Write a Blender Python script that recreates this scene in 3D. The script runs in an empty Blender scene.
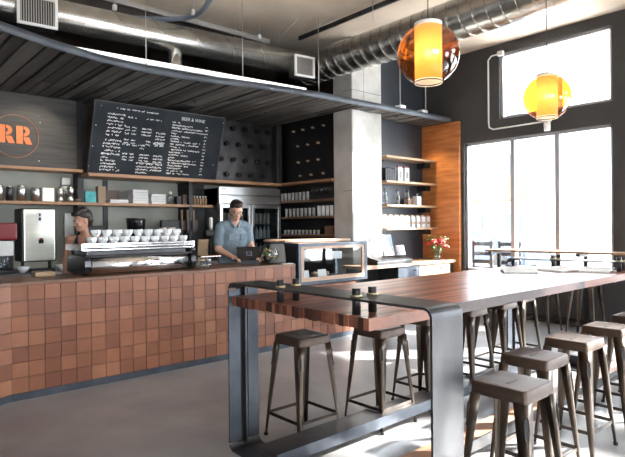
import bpy, bmesh, math, random
from mathutils import Vector, Matrix, Euler
PI = math.pi
random.seed(7)
C = bpy.context.scene.collection
def V(*a): return Vector(a if len(a) > 1 else a[0])
def R(d): return math.radians(d)

# ------------------------------------------------------------------ materials
def new_mat(name):
    m = bpy.data.materials.new(name); m.use_nodes = True
    nt = m.node_tree; nt.nodes.clear()
    out = nt.nodes.new('ShaderNodeOutputMaterial')
    return m, nt, out
def N(nt, t, **kw):
    n = nt.nodes.new(t)
    for k, v in kw.items():
        if k in n.inputs: n.inputs[k].default_value = v
        else: setattr(n, k, v)
    return n
def coords(nt, scale=(1, 1, 1), world=True):
    if world:
        g = nt.nodes.new('ShaderNodeNewGeometry'); src = g.outputs['Position']
    else:
        g = nt.nodes.new('ShaderNodeTexCoord'); src = g.outputs['Object']
    mp = nt.nodes.new('ShaderNodeMapping'); mp.inputs['Scale'].default_value = scale
    nt.links.new(src, mp.inputs['Vector'])
    return mp.outputs['Vector']
def ramp(nt, fac, stops):
    r = nt.nodes.new('ShaderNodeValToRGB'); e = r.color_ramp.elements
    e[0].position, e[0].color = stops[0][0], (*stops[0][1], 1)
    e[1].position, e[1].color = stops[-1][0], (*stops[-1][1], 1)
    for p, c in stops[1:-1]:
        k = e.new(p); k.color = (*c, 1)
    nt.links.new(fac, r.inputs['Fac'])
    return r.outputs['Color']
def pbr(name, c1, c2=None, rough=.5, metal=0., scale=6., stretch=(1, 1, 1), bump=0., rough2=None, detail=4, world=False, lo=.35, hi=.65, spec=.5):
    m, nt, out = new_mat(name)
    b = N(nt, 'ShaderNodeBsdfPrincipled'); b.inputs['Metallic'].default_value = metal
    b.inputs['Roughness'].default_value = rough
    b.inputs['Specular IOR Level'].default_value = spec
    b.inputs['Base Color'].default_value = (*c1, 1)
    if c2 is not None or bump:
        v = coords(nt, stretch, world)
        n = N(nt, 'ShaderNodeTexNoise'); n.inputs['Scale'].default_value = scale; n.inputs['Detail'].default_value = detail
        nt.links.new(v, n.inputs['Vector'])
        if c2 is not None:
            nt.links.new(ramp(nt, n.outputs['Fac'], [(lo, c1), (hi, c2)]), b.inputs['Base Color'])
        if rough2 is not None:
            mr = N(nt, 'ShaderNodeMapRange'); mr.inputs['From Min'].default_value = lo; mr.inputs['From Max'].default_value = hi
            mr.inputs['To Min'].default_value = rough; mr.inputs['To Max'].default_value = rough2
            nt.links.new(n.outputs['Fac'], mr.inputs['Value']); nt.links.new(mr.outputs['Result'], b.inputs['Roughness'])
        if bump:
            bp = N(nt, 'ShaderNodeBump'); bp.inputs['Strength'].default_value = bump; bp.inputs['Distance'].default_value = .01
            nt.links.new(n.outputs['Fac'], bp.inputs['Height']); nt.links.new(bp.outputs['Normal'], b.inputs['Normal'])
    nt.links.new(b.outputs[0], out.inputs['Surface'])
    return m
def attr_mat(name, stops, rough=.5, scale=20, amt=.25, stretch=(1, 1, 1), metal=0, coat=0.):
    """colour chosen by the per-piece random attribute 'rnd', broken up by noise"""
    m, nt, out = new_mat(name)
    b = N(nt, 'ShaderNodeBsdfPrincipled'); b.inputs['Roughness'].default_value = rough; b.inputs['Metallic'].default_value = metal
    b.inputs['Coat Weight'].default_value = coat; b.inputs['Coat Roughness'].default_value = .15
    a = N(nt, 'ShaderNodeAttribute'); a.attribute_name = 'rnd'
    n = N(nt, 'ShaderNodeTexNoise'); n.inputs['Scale'].default_value = scale; n.inputs['Detail'].default_value = 5
    nt.links.new(coords(nt, stretch), n.inputs['Vector'])
    s = N(nt, 'ShaderNodeMath', operation='SUBTRACT'); s.inputs[1].default_value = .5; nt.links.new(n.outputs['Fac'], s.inputs[0])
    k = N(nt, 'ShaderNodeMath', operation='MULTIPLY_ADD'); k.inputs[1].default_value = amt * 4
    nt.links.new(s.outputs[0], k.inputs[0]); nt.links.new(a.outputs['Fac'], k.inputs[2])
    nt.links.new(ramp(nt, k.outputs[0], stops), b.inputs['Base Color'])
    nt.links.new(b.outputs[0], out.inputs['Surface'])
    return m
def emit(name, c, s):
    m, nt, out = new_mat(name)
    e = N(nt, 'ShaderNodeEmission'); e.inputs['Color'].default_value = (*c, 1); e.inputs['Strength'].default_value = s
    nt.links.new(e.outputs[0], out.inputs['Surface']); return m
def thin_glass(name, tint=(1, 1, 1), ior=1.45, rough=.01, gloss=1.0):
    m, nt, out = new_mat(name)
    t = N(nt, 'ShaderNodeBsdfTransparent'); t.inputs['Color'].default_value = (*tint, 1)
    g = N(nt, 'ShaderNodeBsdfGlossy'); g.inputs['Roughness'].default_value = rough; g.inputs['Color'].default_value = (gloss, gloss, gloss, 1)
    lw = N(nt, 'ShaderNodeLayerWeight'); lw.inputs['Blend'].default_value = .5
    pw = N(nt, 'ShaderNodeMath', operation='POWER'); pw.inputs[1].default_value = 4; nt.links.new(lw.outputs['Facing'], pw.inputs[0])
    f = N(nt, 'ShaderNodeMath', operation='MULTIPLY_ADD'); f.inputs[1].default_value = .6; f.inputs[2].default_value = ((ior - 1) / (ior + 1)) ** 2; nt.links.new(pw.outputs[0], f.inputs[0])
    mx = N(nt, 'ShaderNodeMixShader')
    nt.links.new(f.outputs[0], mx.inputs[0]); nt.links.new(t.outputs[0], mx.inputs[1]); nt.links.new(g.outputs[0], mx.inputs[2])
    nt.links.new(mx.outputs[0], out.inputs['Surface']); return m

M = {}
M['concrete_floor'] = pbr('concrete_floor', (.15, .15, .16), (.33, .32, .31), rough=.28, rough2=.40, scale=1.6, detail=9, world=True, lo=.25, hi=.75)
M['ceiling'] = pbr('ceiling_concrete', (.52, .43, .345), (.76, .66, .54), rough=.9, scale=.9, detail=8, world=True, lo=.3, hi=.7)
M['beam'] = pbr('beam_brown', (.035, .026, .022), (.06, .045, .038), rough=.8, scale=3)
M['column'] = pbr('column_concrete', (.40, .39, .36), (.60, .59, .56), rough=.85, scale=2.2, detail=7, world=True, bump=.05)
M['wall_dark'] = pbr('wall_charcoal', (.036, .034, .033), (.048, .046, .045), rough=.75, scale=2, world=True)
M['niche'] = pbr('niche_slate', (.022, .027, .036), (.035, .042, .055), rough=.45, scale=2, world=True)
M['wall_back'] = pbr('wall_grey_green', (.21, .215, .19), (.32, .32, .28), rough=.8, scale=1.5, world=True)
M['wall_light'] = pbr('wall_plaster', (.42, .40, .38), (.5, .48, .46), rough=.9, scale=1.5, world=True)
M['sign_panel'] = pbr('sign_panel_wood', (.028, .026, .024), (.062, .058, .053), rough=.55, scale=2.5, stretch=(.6, 1, 9), world=True, detail=6)
M['black'] = pbr('matte_black', (.008, .008, .009), rough=.5)
M['black_gloss'] = pbr('gloss_black', (.012, .012, .014), rough=.18)
M['slat'] = attr_mat('canopy_boards', [(.0, (.030, .030, .030)), (.5, (.070, .068, .066)), (1, (.13, .125, .115))], rough=.7, scale=3, amt=.3, stretch=(6, .7, 1))
M['fascia'] = pbr('fascia_steel', (.060, .068, .082), (.10, .112, .132), rough=.55, metal=.35, scale=3, detail=6)
M['blue_steel'] = pbr('blued_steel', (.052, .061, .076), (.092, .105, .125), rough=.42, metal=.7, scale=4, detail=6)
M['dark_steel'] = pbr('dark_steel', (.045, .045, .048), (.085, .083, .085), rough=.36, metal=.8, scale=5, detail=6)
M['band_steel'] = pbr('band_steel', (.055, .055, .058), (.10, .102, .108), rough=.42, metal=.88, scale=4, stretch=(1, 1, .5), detail=6)
M['stool'] = pbr('gunmetal', (.060, .045, .035), (.155, .125, .10), rough=.28, rough2=.42, metal=.92, scale=7, stretch=(1, 1, .4), detail=5)
M['stool_dark'] = pbr('gunmetal_dark', (.035, .028, .024), (.09, .075, .062), rough=.34, metal=.85, scale=6, detail=5)
M['seat'] = pbr('seat_brown', (.045, .028, .020), (.105, .072, .054), rough=.36, rough2=.48, metal=.6, scale=6, detail=6)
M['rubber'] = pbr('rubber', (.015, .014, .013), rough=.7)
M['chrome'] = pbr('chrome', (.72, .72, .73), rough=.14, metal=1)
M['steel'] = pbr('brushed_steel', (.50, .50, .50), (.64, .64, .63), rough=.30, metal=1, scale=3, stretch=(1, 1, 30))
M['steel_warm'] = pbr('boiler_steel', (.62, .62, .54), (.72, .71, .62), rough=.32, metal=.9, scale=2, stretch=(1, 1, 12))
M['duct'] = pbr('galvanised', (.50, .49, .46), (.68, .67, .63), rough=.27, metal=.95, scale=4, detail=7)
M['white_metal'] = pbr('white_enamel', (.75, .75, .73), rough=.35)
M['grey_pipe'] = pbr('grey_pipe', (.22, .25, .31), rough=.45)
M['rod'] = pbr('zinc_rod', (.50, .49, .46), rough=.4, metal=.6)
M['grille'] = pbr('grille_grey', (.16, .16, .17), rough=.5)
M['tile'] = attr_mat('terracotta_tile', [(0, (.145, .048, .024)), (.35, (.195, .070, .034)), (.7, (.245, .094, .047)), (1, (.30, .130, .070))], rough=.42, scale=9, amt=.14)
M['grout'] = pbr('tile_grout', (.07, .032, .024), rough=.9)
M['wood_top'] = attr_mat('butcher_block', [(0, (.11, .032, .020)), (.35, (.22, .072, .042)), (.65, (.34, .125, .075)), (1, (.47, .21, .135))], rough=.30, scale=2.2, amt=.22, stretch=(.8, 18, 10), coat=.1)
M['wood_end_dim_side'] = attr_mat('butcher_block_ends_dim_sides', [(0, (.022, .008, .006)), (.35, (.085, .026, .016)), (.65, (.16, .055, .032)), (1, (.27, .105, .06))], rough=.45, scale=30, amt=.12)
M['wood_shelf'] = pbr('shelf_wood', (.24, .125, .06), (.36, .20, .105), rough=.45, scale=3, stretch=(1, 6, 12), detail=5)
M['wood_dark'] = pbr('worktop_wood', (.13, .06, .035), (.22, .11, .062), rough=.4, scale=3, stretch=(1, 6, 12), detail=5)
M['wood_panel'] = pbr('panel_wood', (.34, .115, .032), (.52, .20, .062), rough=.36, scale=2.0, stretch=(1, 1.2, 9), detail=6, world=True)
M['wood_pale'] = pbr('pale_wood', (.31, .20, .11), (.40, .275, .165), rough=.45, scale=3, stretch=(1, 6, 12), detail=5)
M['wood_case'] = pbr('case_wood', (.30, .18, .11), (.42, .27, .18), rough=.5, scale=4, stretch=(1, 6, 12))
M['foot_wood'] = pbr('foot_rail_wood', (.36, .19, .115), (.48, .28, .18), rough=.45, scale=3, stretch=(1, 8, 8))
M['chalkboard'] = pbr('chalkboard', (.010, .014, .020), (.022, .028, .036), spec=.2, rough=.6, scale=2.5, detail=7, world=True)
M['chalk'] = pbr('chalk', (.72, .72, .72), rough=.9)
M['orange'] = pbr('sign_orange', (.75, .20, .055), rough=.5)
M['orange_dim'] = pbr('sign_ring_brown', (.36, .15, .08), rough=.5)
M['porcelain'] = pbr('porcelain', (.80, .81, .82), rough=.15)
M['porcelain_warm'] = pbr('cup_cream', (.66, .55, .46), rough=.3)
M['pale_glass'] = pbr('pale_glass', (.40, .41, .40), rough=.2)
M['print_blue'] = pbr('print_blue', (.16, .22, .40), rough=.6)
M['sack'] = pbr('sack_grey', (.17, .17, .165), (.22, .22, .21), rough=.9)
M['white_paper'] = pbr('paper', (.66, .66, .65), rough=.8)
M['grey_paper'] = pbr('newsprint', (.16, .16, .18), (.42, .42, .42), rough=.85, scale=40, stretch=(1, 3, 1))
M['news'] = pbr('news_sheet', (.55, .55, .54), (.8, .8, .79), rough=.85, scale=40, stretch=(1, 3, 1))
M['kraft'] = pbr('kraft_board', (.30, .21, .14), (.37, .27, .19), rough=.8, scale=5)
M['brown_box'] = pbr('brown_box', (.13, .09, .075), rough=.7)
M['teal'] = pbr('teal_print', (.03, .30, .34), (.10, .48, .44), rough=.5, scale=14)
M['red'] = pbr('red_plastic', (.20, .006, .010), rough=.35)
M['flower_red'] = pbr('petal_red', (.36, .004, .004), (.48, .010, .008), rough=.5, scale=20)
M['leaf'] = pbr('leaf_green', (.05, .12, .03), (.12, .22, .06), rough=.5, scale=20)
M['amber'] = thin_glass('amber_glass', (.94, .43, .11), 1.7, .02)
M['pane'] = thin_glass('window_glass', (.97, .985, 1), 1.35)
M['case_glass'] = thin_glass('case_glass', (.93, .95, .96), 1.5)
M['fridge_glass'] = thin_glass('fridge_glass', (.62, .67, .68), 1.5)
M['clear'] = thin_glass('jar_glass', (.80, .84, .86), 1.6, .03)
M['cloth_blue'] = pbr('chambray', (.135, .185, .225), (.19, .245, .285), rough=.9, scale=50)
M['cloth_navy'] = pbr('navy_jersey', (.010, .016, .040), (.018, .026, .058), rough=.9, scale=20)
M['trousers'] = pbr('dark_denim', (.02, .022, .03), rough=.9)
M['shoe'] = pbr('shoe_leather', (.015, .012, .010), rough=.5)
M['skin'] = pbr('skin_light', (.56, .32, .23), rough=.5)
M['skin2'] = pbr('skin_tan', (.50, .26, .175), rough=.5)
M['hair'] = pbr('hair_dark', (.016, .011, .009), (.035, .024, .018), rough=.5, scale=60, stretch=(1, 1, .2))
M['lips'] = pbr('lips', (.42, .14, .12), rough=.5)
M['eye_white'] = pbr('eye_white', (.8, .8, .78), rough=.2)
M['asphalt'] = pbr('pavement', (.55, .54, .52), (.66, .65, .62), rough=.9, scale=2, world=True)
M['render_white'] = pbr('facade_white', (.72, .72, .70), rough=.8)
M['brick_red'] = pbr('facade_terracotta', (.21, .08, .04), (.26, .105, .055), rough=.8, scale=4)
M['glass_blue'] = pbr('facade_glass', (.035, .06, .09), rough=.1)
M['win_frame'] = pbr('window_frame_grey', (.38, .37, .39), rough=.4, metal=.3)
M['car'] = pbr('car_blue', (.02, .035, .07), rough=.25)

# ------------------------------------------------------------------ mesh building
class MB:
    def __init__(s): s.v = []; s.f = []; s.sm = []; s.mi = []; s.rn = []
    def add(s, vs, fs, smooth=False, mi=0, rnd=0.5):
        o = len(s.v); s.v += [Vector(v) for v in vs]
        for k, f in enumerate(fs):
            s.f.append([i + o for i in f]); s.sm.append(smooth if isinstance(smooth, bool) else smooth[k]); s.mi.append(mi); s.rn.append(rnd)
        return s
    def box(s, a, b, mi=0, rnd=.5, M=None):
        x0, y0, z0 = a; x1, y1, z1 = b
        vs = [V(x, y, z) for z in (z0, z1) for x, y in ((x0, y0), (x1, y0), (x1, y1), (x0, y1))]
        if M is not None: vs = [M @ v for v in vs]
        return s.add(vs, [(0, 3, 2, 1), (4, 5, 6, 7), (0, 1, 5, 4), (1, 2, 6, 5), (2, 3, 7, 6), (3, 0, 4, 7)], mi=mi, rnd=rnd)
    def rbox(s, a, b, r=.005, mi=0, rnd=.5, M=None):
        """box with chamfered vertical and horizontal edges"""
        a, b = Vector(a), Vector(b); r = min(r, min(b - a) * .49)
        pts = []; fs = []
        bm = bmesh.new(); bmesh.ops.create_cube(bm, size=1)
        for v in bm.verts: v.co = Vector([a[i] + (v.co[i] + .5) * (b[i] - a[i]) for i in range(3)])
        bmesh.ops.bevel(bm, geom=bm.edges[:], offset=r, segments=2, profile=.6, affect='EDGES')
        bm.verts.index_update()
        vs = [(M @ v.co if M is not None else v.co.copy()) for v in bm.verts]; fs = [[v.index for v in f.verts] for f in bm.faces]
        bm.free(); return s.add(vs, fs, mi=mi, rnd=rnd)
    def cyl(s, p0, p1, r0, r1=None, n=16, mi=0, cap=True, rnd=.5):
        r1 = r0 if r1 is None else r1
        p0, p1 = Vector(p0), Vector(p1); d = (p1 - p0).normalized()
        u = d.orthogonal().normalized(); w = d.cross(u)
        vs = []
        for p, r in ((p0, r0), (p1, r1)):
            vs += [p + (u * math.cos(2 * PI * i / n) + w * math.sin(2 * PI * i / n)) * r for i in range(n)]
        fs = [(i, (i + 1) % n, n + (i + 1) % n, n + i) for i in range(n)]; sm = [True] * n
        if cap: fs += [tuple(range(n - 1, -1, -1)), tuple(range(n, 2 * n))]; sm += [False, False]
        return s.add(vs, fs, sm, mi, rnd)
    def tube(s, pts, r, n=10, mi=0, closed=False, rnd=.5):
        pts = [Vector(p) for p in pts]; rs = r if isinstance(r, (list, tuple)) else [r] * len(pts)
        vs = []; up = None; L = len(pts)
        for i, p in enumerate(pts):
            if closed: d = pts[(i + 1) % L] - pts[i - 1]
            else: d = pts[min(i + 1, L - 1)] - pts[max(i - 1, 0)]
            d.normalize()
            if up is None: up = d.orthogonal().normalized()
            up = (up - d * up.dot(d)).normalized(); w = d.cross(up)
            vs += [p + (up * math.cos(2 * PI * k / n) + w * math.sin(2 * PI * k / n)) * rs[i] for k in range(n)]
        fs = []
        for i in range(L if closed else L - 1):
            j = (i + 1) % L
            fs += [(i * n + k, i * n + (k + 1) % n, j * n + (k + 1) % n, j * n + k) for k in range(n)]
        sm = [True] * len(fs)
        if not closed: fs += [tuple(range(n - 1, -1, -1)), tuple(range((L - 1) * n, L * n))]; sm += [False, False]
        return s.add(vs, fs, sm, mi, rnd)
    def lathe(s, prof, c=(0, 0, 0), n=20, mi=0, axis=None, rnd=.5):
        c = Vector(c); vs = []; fs = []
        for r, z in prof:
            vs += [V(math.cos(2 * PI * i / n) * r, math.sin(2 * PI * i / n) * r, z) for i in range(n)]
        for k in range(len(prof) - 1):
            fs += [(k * n + i, k * n + (i + 1) % n, (k + 1) * n + (i + 1) % n, (k + 1) * n + i) for i in range(n)]
        if axis is not None:
            q = V(0, 0, 1).rotation_difference(Vector(axis).normalized()).to_matrix(); vs = [q @ v for v in vs]
        vs = [v + c for v in vs]; sm = [True] * len(fs)
        fs += [tuple(range(n - 1, -1, -1)), tuple(range((len(prof) - 1) * n, len(prof) * n))]; sm += [False, False]
        return s.add(vs, fs, sm, mi, rnd)
    def ell(s, c, r, n=16, m=10, mi=0, rot=None, rnd=.5):
        c = Vector(c); r = (r, r, r) if isinstance(r, (int, float)) else r
        vs = []; q = Euler(rot).to_matrix() if rot else Matrix.Identity(3)
        for j in range(1, m):
            t = PI * j / m
            vs += [q @ V(r[0] * math.sin(t) * math.cos(2 * PI * i / n), r[1] * math.sin(t) * math.sin(2 * PI * i / n), r[2] * math.cos(t)) + c for i in range(n)]
        vs += [q @ V(0, 0, r[2]) + c, q @ V(0, 0, -r[2]) + c]; T = len(vs) - 2; B = T + 1; fs = []
        for j in range(m - 2):
            fs += [(j * n + i, (j + 1) * n + i, (j + 1) * n + (i + 1) % n, j * n + (i + 1) % n) for i in range(n)]
        fs += [(T, i, (i + 1) % n) for i in range(n)] + [(B, (m - 2) * n + (i + 1) % n, (m - 2) * n + i) for i in range(n)]
        return s.add(vs, fs, True, mi, rnd)
    def cap(s, p0, p1, r0, r1=None, n=12, mi=0):
        r1 = r0 if r1 is None else r1
        s.cyl(p0, p1, r0, r1, n, mi); s.ell(p0, r0, n, 8, mi); s.ell(p1, r1, n, 8, mi); return s
    def prism(s, poly, z0, z1, mi=0, rnd=.5, M=None, smooth=False):
        n = len(poly)
        vs = [V(p[0], p[1], z0) for p in poly] + [V(p[0], p[1], z1) for p in poly]
        if M is not None: vs = [M @ v for v in vs]
        fs = [(i, (i + 1) % n, n + (i + 1) % n, n + i) for i in range(n)]
        sm = [smooth] * n
        fs += [tuple(range(n - 1, -1, -1)), tuple(range(n, 2 * n))]; sm += [False, False]
        return s.add(vs, fs, sm, mi, rnd)
    def build(s, name, mats, parent=None, loc=None, bevel=0):
        me = bpy.data.meshes.new(name)
        me.from_pydata([tuple(v) for v in s.v], [], s.f)
        me.polygons.foreach_set('use_smooth', s.sm); me.polygons.foreach_set('material_index', s.mi)
        at = me.attributes.new('rnd', 'FLOAT', 'FACE'); at.data.foreach_set('value', s.rn)
        me.update()
        for m in (mats if isinstance(mats, (list, tuple)) else [mats]): me.materials.append(m)
        bm = bmesh.new(); bm.from_mesh(me); bmesh.ops.recalc_face_normals(bm, faces=bm.faces); bm.to_mesh(me); bm.free()
        o = bpy.data.objects.new(name, me); C.objects.link(o)
        if parent is not None: o.parent = parent
        if loc is not None: o.location = loc
        if bevel:
            b = o.modifiers.new('bevel', 'BEVEL'); b.width = bevel; b.segments = 2; b.limit_method = 'ANGLE'; b.angle_limit = R(40)
        return o
def thing(name, label, cat, loc=(0, 0, 0), rz=0, group=None):
    o = bpy.data.objects.new(name, None); C.objects.link(o); o.empty_display_size = .1
    o.location = loc; o.rotation_euler = (0, 0, rz); o['label'] = label; o['category'] = cat
    if group: o['group'] = group
    return o
def tag(o, label, cat, group=None, kind=None):
    o['label'] = label; o['category'] = cat
    if group: o['group'] = group
    if kind: o['kind'] = kind
    return o
def struct(o, label=None):
    o['kind'] = 'structure'
    if label: o['label'] = label
    return o
def dup(o, loc=None, rz=None, label=None, parent=None):
    c = o.copy(); C.objects.link(c)
    if parent is not None: c.parent = parent
    if loc is not None: c.location = loc
    if rz is not None: c.rotation_euler = (0, 0, rz)
    if label: c['label'] = label
    for ch in list(kids.get(o.name, [])) or [k for k in bpy.data.objects if k.parent == o]:
        dup(ch, parent=c)
    return c
kids = {}

# ------------------------------------------------------------------ camera
F = 544.0; yaw, pitch, roll = R(41.57), R(-.21), R(-.54)
fw = V(math.cos(pitch) * math.sin(yaw), math.cos(pitch) * math.cos(yaw), math.sin(pitch))
rt = V(math.cos(yaw), -math.sin(yaw), 0); up = rt.cross(fw)
rt, up = rt * math.cos(roll) + up * math.sin(roll), -rt * math.sin(roll) + up * math.cos(roll)
cam = bpy.data.cameras.new('camera'); co = bpy.data.objects.new('camera', cam); C.objects.link(co)
m = Matrix((rt, up, -fw)).transposed().to_4x4(); m.translation = V(0, 0, 1.5); co.matrix_world = m
cam.sensor_width = 36; cam.lens = F / 625 * 36; cam.clip_start = .05; cam.clip_end = 200
bpy.context.scene.camera = co

# ------------------------------------------------------------------ room shell
XW = 8.2; YB = 8.15; ZC = 4.45; XL = -3.2; YF = -4.6
struct(MB().box((XL - .2, YF - .2, -.15), (XW + .25, YB + .25, 0)).build('floor', M['concrete_floor']))
cl = MB().box((XL - .2, YF - .2, ZC), (XW + .25, YB + .25, ZC + .25))
struct(cl.build('ceiling', M['ceiling']))
def wall_with_holes(axis, pos, th, a0, a1, z0, z1, holes, name, mat):
    """wall in plane axis=pos..pos+th spanning a0..a1, with rectangular holes (a,b,za,zb)"""
    mb = MB()
    cuts = sorted({a0, a1, *[h[0] for h in holes], *[h[1] for h in holes]})
    for i in range(len(cuts) - 1):
        p, q = cuts[i], cuts[i + 1]; mid = (p + q) / 2
        hs = sorted([(h[2], h[3]) for h in holes if h[0] < mid < h[1]]); z = z0
        for za, zb in hs + [(z1, z1)]:
            if za > z:
                if axis == 'x': mb.box((pos, p, z), (pos + th, q, za))
                else: mb.box((p, pos, z), (q, pos + th, za))
            z = zb
    return struct(mb.build(name, mat))
ZU0, ZU1 = 3.22, 4.29
ZL0, ZL1 = .72, 2.905
right_windows = [(2.905, 4.62, ZU0, ZU1), (2.90, 5.29, ZL0, ZL1), (-.2, 1.9, ZL0, ZL1), (-3.9, -1.0, ZU0, ZU1), (-3.9, -1.0, ZL0, ZL1)]  # first two are in view; the rest are unseen, laid out to admit sun
wall_with_holes('x', XW, .22, YF, YB, 0, ZC, right_windows, 'wall_right', M['wall_dark'])
added_front_windows = [(-2.6, 1.4, .6, 3.0), (4.8, 6.6, .8, 2.6)]  # unseen openings behind the camera, added as fill light for the counter
wall_with_holes('y', YF - .2, .2, XL, XW, 0, ZC, added_front_windows, 'wall_front', M['wall_light'])
struct(MB().box((XL - .2, YF, 0), (XL, YB, ZC)).build('wall_left', M['wall_light']))
wall_b = struct(MB().box((XL, YB, 0), (XW, YB + .2, 2.3)).build('wall_back', M['wall_back']))
struct(MB().box((XL, YB, 2.3), (XW, YB + .2, ZC)).build('wall_back', M['beam']))
# wall carrying the bottle shelves, behind the concrete column, and the niche wall beyond it
struct(MB().box((6.36, 6.3, 0), (6.5, YB, ZC)).build('wall_side', M['black']))
struct(MB().box((6.5, 6.13, 0), (XW, 6.27, ZC)).build('wall_niche', M['niche']))
col = MB().rbox((6.075, 5.9, 0), (6.765, 6.325, ZC), .02)
for z in (.9, 2.05, 3.62): col.box((6.073, 5.897, z), (6.767, 6.1, z + .008), 1)
col.box((6.34, 5.897, 3.3), (6.346, 5.9, ZC), 1)
struct(col.build('concrete_column', [M['column'], M['grille']]))
struct(MB().box((XL, 6.97, 4.13), (5.2, 7.37, ZC)).build('ceiling_beam', M['beam']))
struct(MB().box((XL, 3.6, 4.33), (5.35, 3.75, ZC)).build('ceiling_beam', M['ceiling']))
struct(MB().box((XW - .02, YF, 0), (XW, 6.13, .12)).build('baseboard_right', M['black']))
# windows
def window(name, a, b, za, zb, mull, axis='x', pos=XW):
    fr = MB(); w = .045
    def bx(mb, p, q, zp, zq, d0, d1):
        if axis == 'x': mb.box((pos + d0, p, zp), (pos + d1, q, zq))
        else: mb.box((p, pos + d0, zp), (q, pos + d1, zq))
    bx(fr, a, a + w, za, zb, .05, .15); bx(fr, b - w, b, za, zb, .05, .15); bx(fr, a, b, za, za + w, .05, .15); bx(fr, a, b, zb - w, zb, .05, .15)
    for m_ in mull: bx(fr, m_ - .035, m_ + .035, za, zb, .04, .15)
    f = struct(fr.build(name, M['win_frame']))
    gl = MB(); bx(gl, a + w, b - w, za + w, zb - w, .095, .102)
    gl.build('window_glass', M['pane'], f)
    if axis == 'x' and zb < 3: 
        s_ = MB(); s_.box((pos - .02, a - .03, za - .04), (pos + .05, b + .03, za)); s_.build('window_sill', M['win_frame'], f)
window('window_1', *right_windows[0], [])
window('window_2', *right_windows[1], [3.70, 4.42])
window('window_3', *right_windows[2], [.85])  # unseen window, added to light the floor and far table end
window('window_4', *right_windows[3], []); window('window_5', *right_windows[4], [-2.0, -3.0])  # unseen pair, placed to send sun onto the near stools
for k, wd in enumerate(added_front_windows): window('window_%d' % (6 + k), *wd, [(wd[0] + wd[1]) / 2], 'y', YF - .2)  # unseen fill-light windows behind the camera
# daylight portals on every opening
def portal(c, sx, sy, rot):
    l = bpy.data.lights.new('daylight_portal', 'AREA'); l.shape = 'RECTANGLE'; l.size = sx; l.size_y = sy; l.cycles.is_portal = True
    o = bpy.data.objects.new('daylight_portal', l); C.objects.link(o); o.location = c; o.rotation_euler = rot
for a, b, za, zb in right_windows: portal((XW + .21, (a + b) / 2, (za + zb) / 2), zb - za, b - a, (0, R(90), 0))
for a, b, za, zb in added_front_windows: portal(((a + b) / 2, YF - .19, (za + zb) / 2), b - a, zb - za, (R(90), 0, 0))
# ------------------------------------------------------------------ light
w = bpy.data.worlds.new('world'); bpy.context.scene.world = w; w.use_nodes = True
bg = w.node_tree.nodes['Background']; bg.inputs[0].default_value = (.90, .95, 1, 1); bg.inputs[1].default_value = 7.8
sun = bpy.data.lights.new('sun', 'SUN'); sun.energy = 17; sun.angle = R(1.5); sun.color = (1, .96, .9)
so = bpy.data.objects.new('sun', sun); C.objects.link(so)
so.rotation_euler = V(-.80, .60, -.577).to_track_quat('-Z', 'Y').to_euler()
vs = bpy.context.scene.view_settings
vs.view_transform = 'Standard'; vs.look = 'None'; vs.gamma = 1; vs.use_curve_mapping = False; vs.exposure = 1.4

# ------------------------------------------------------------------ outside
struct(MB().box((XW + .3, -14, -.35), (32, 26, -.02)).build('street', M['asphalt']))
struct(MB().box((-14, YF - 12, -.35), (XW + .3, YF - .25, -.02)).build('pavement', M['asphalt']))
def building(x, y0, y1, h, label, wallm, nfl, ncol, band=None):
    t = thing('city_building', label, 'building', (x, (y0 + y1) / 2, -.02)); L = (y1 - y0) / 2
    MB().box((0, -L, 0), (4, L, h)).build('facade', wallm, t)
    fh = h / nfl; cw = 2 * L / ncol
    for i in range(nfl):
        for j in range(ncol):
            ya = -L + cw * (j + .2); f = MB().box((-.06, ya, fh * (i + .25)), (0, ya + min(cw * .6, 1.1), fh * (i + (.85 if nfl > 3 else .52))))
            f.build('window_opening', M['glass_blue'], t)
    if band: MB().box((-.9, -L, band), (0, L, band + .9)).build('awning', M['brick_red'], t)
building(19, 9.5, 17.5, 9, 'white building across the street with a terracotta awning, seen through the tall window', M['render_white'], 4, 5, 2.4)
building(21, 1, 9.2, 13.5, 'pale building across the street with small blue windows, beyond the right of the window bar', M['render_white'], 3, 2)
ct = thing('parked_car', 'blue car parked across the street beyond the tall window', 'car', (15.5, 9.6, -.02), R(90))
body = [(-2.1, .35), (-2.1, .75), (-1.5, .85), (-.95, 1.35), (.6, 1.4), (1.2, .95), (2.0, .85), (2.15, .6), (2.1, .35)]
MB().prism(body, -.85, .85, M=Matrix.Rotation(R(90), 4, 'X')).build('car_body', M['car'], ct, bevel=.05)
for sx in (-1.3, 1.3):
    for sy in (-.86, .66): MB().cyl((sx, sy, .33), (sx, sy + .2, .33), .33, n=20).build('wheel', M['rubber'], ct)
# outdoor black bar chairs by the window
def patio_chair(y, label):
    t = thing('patio_chair', label, 'chair', (9.35, y, -.02), group='black patio chairs outside the window')
    b = MB()
    for sy in (-.2, .17): b.box((-.2, sy, 0), (-.15, sy + .05, 1.22))
    b.build('back_post', M['black'], t)
    b = MB()
    for z in (1.13, .95, .80): b.box((-.19, -.2, z), (-.16, .2, z + .07))
    b.build('back_slat', M['black'], t)
    MB().rbox((-.2, -.22, .70), (.22, .22, .74)).build('seat', M['black'], t)
    for sy in (-.2, .16): MB().box((.16, sy, 0), (.2, sy + .04, .7)).build('leg', M['black'], t)
patio_chair(6.12, 'black slatted patio chair outside, next to the edge of the orange wood panel')
patio_chair(5.52, 'black slatted patio chair outside, behind the end of the window bar')
patio_chair(4.98, 'black slatted patio chair outside, behind the first window post')

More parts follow.
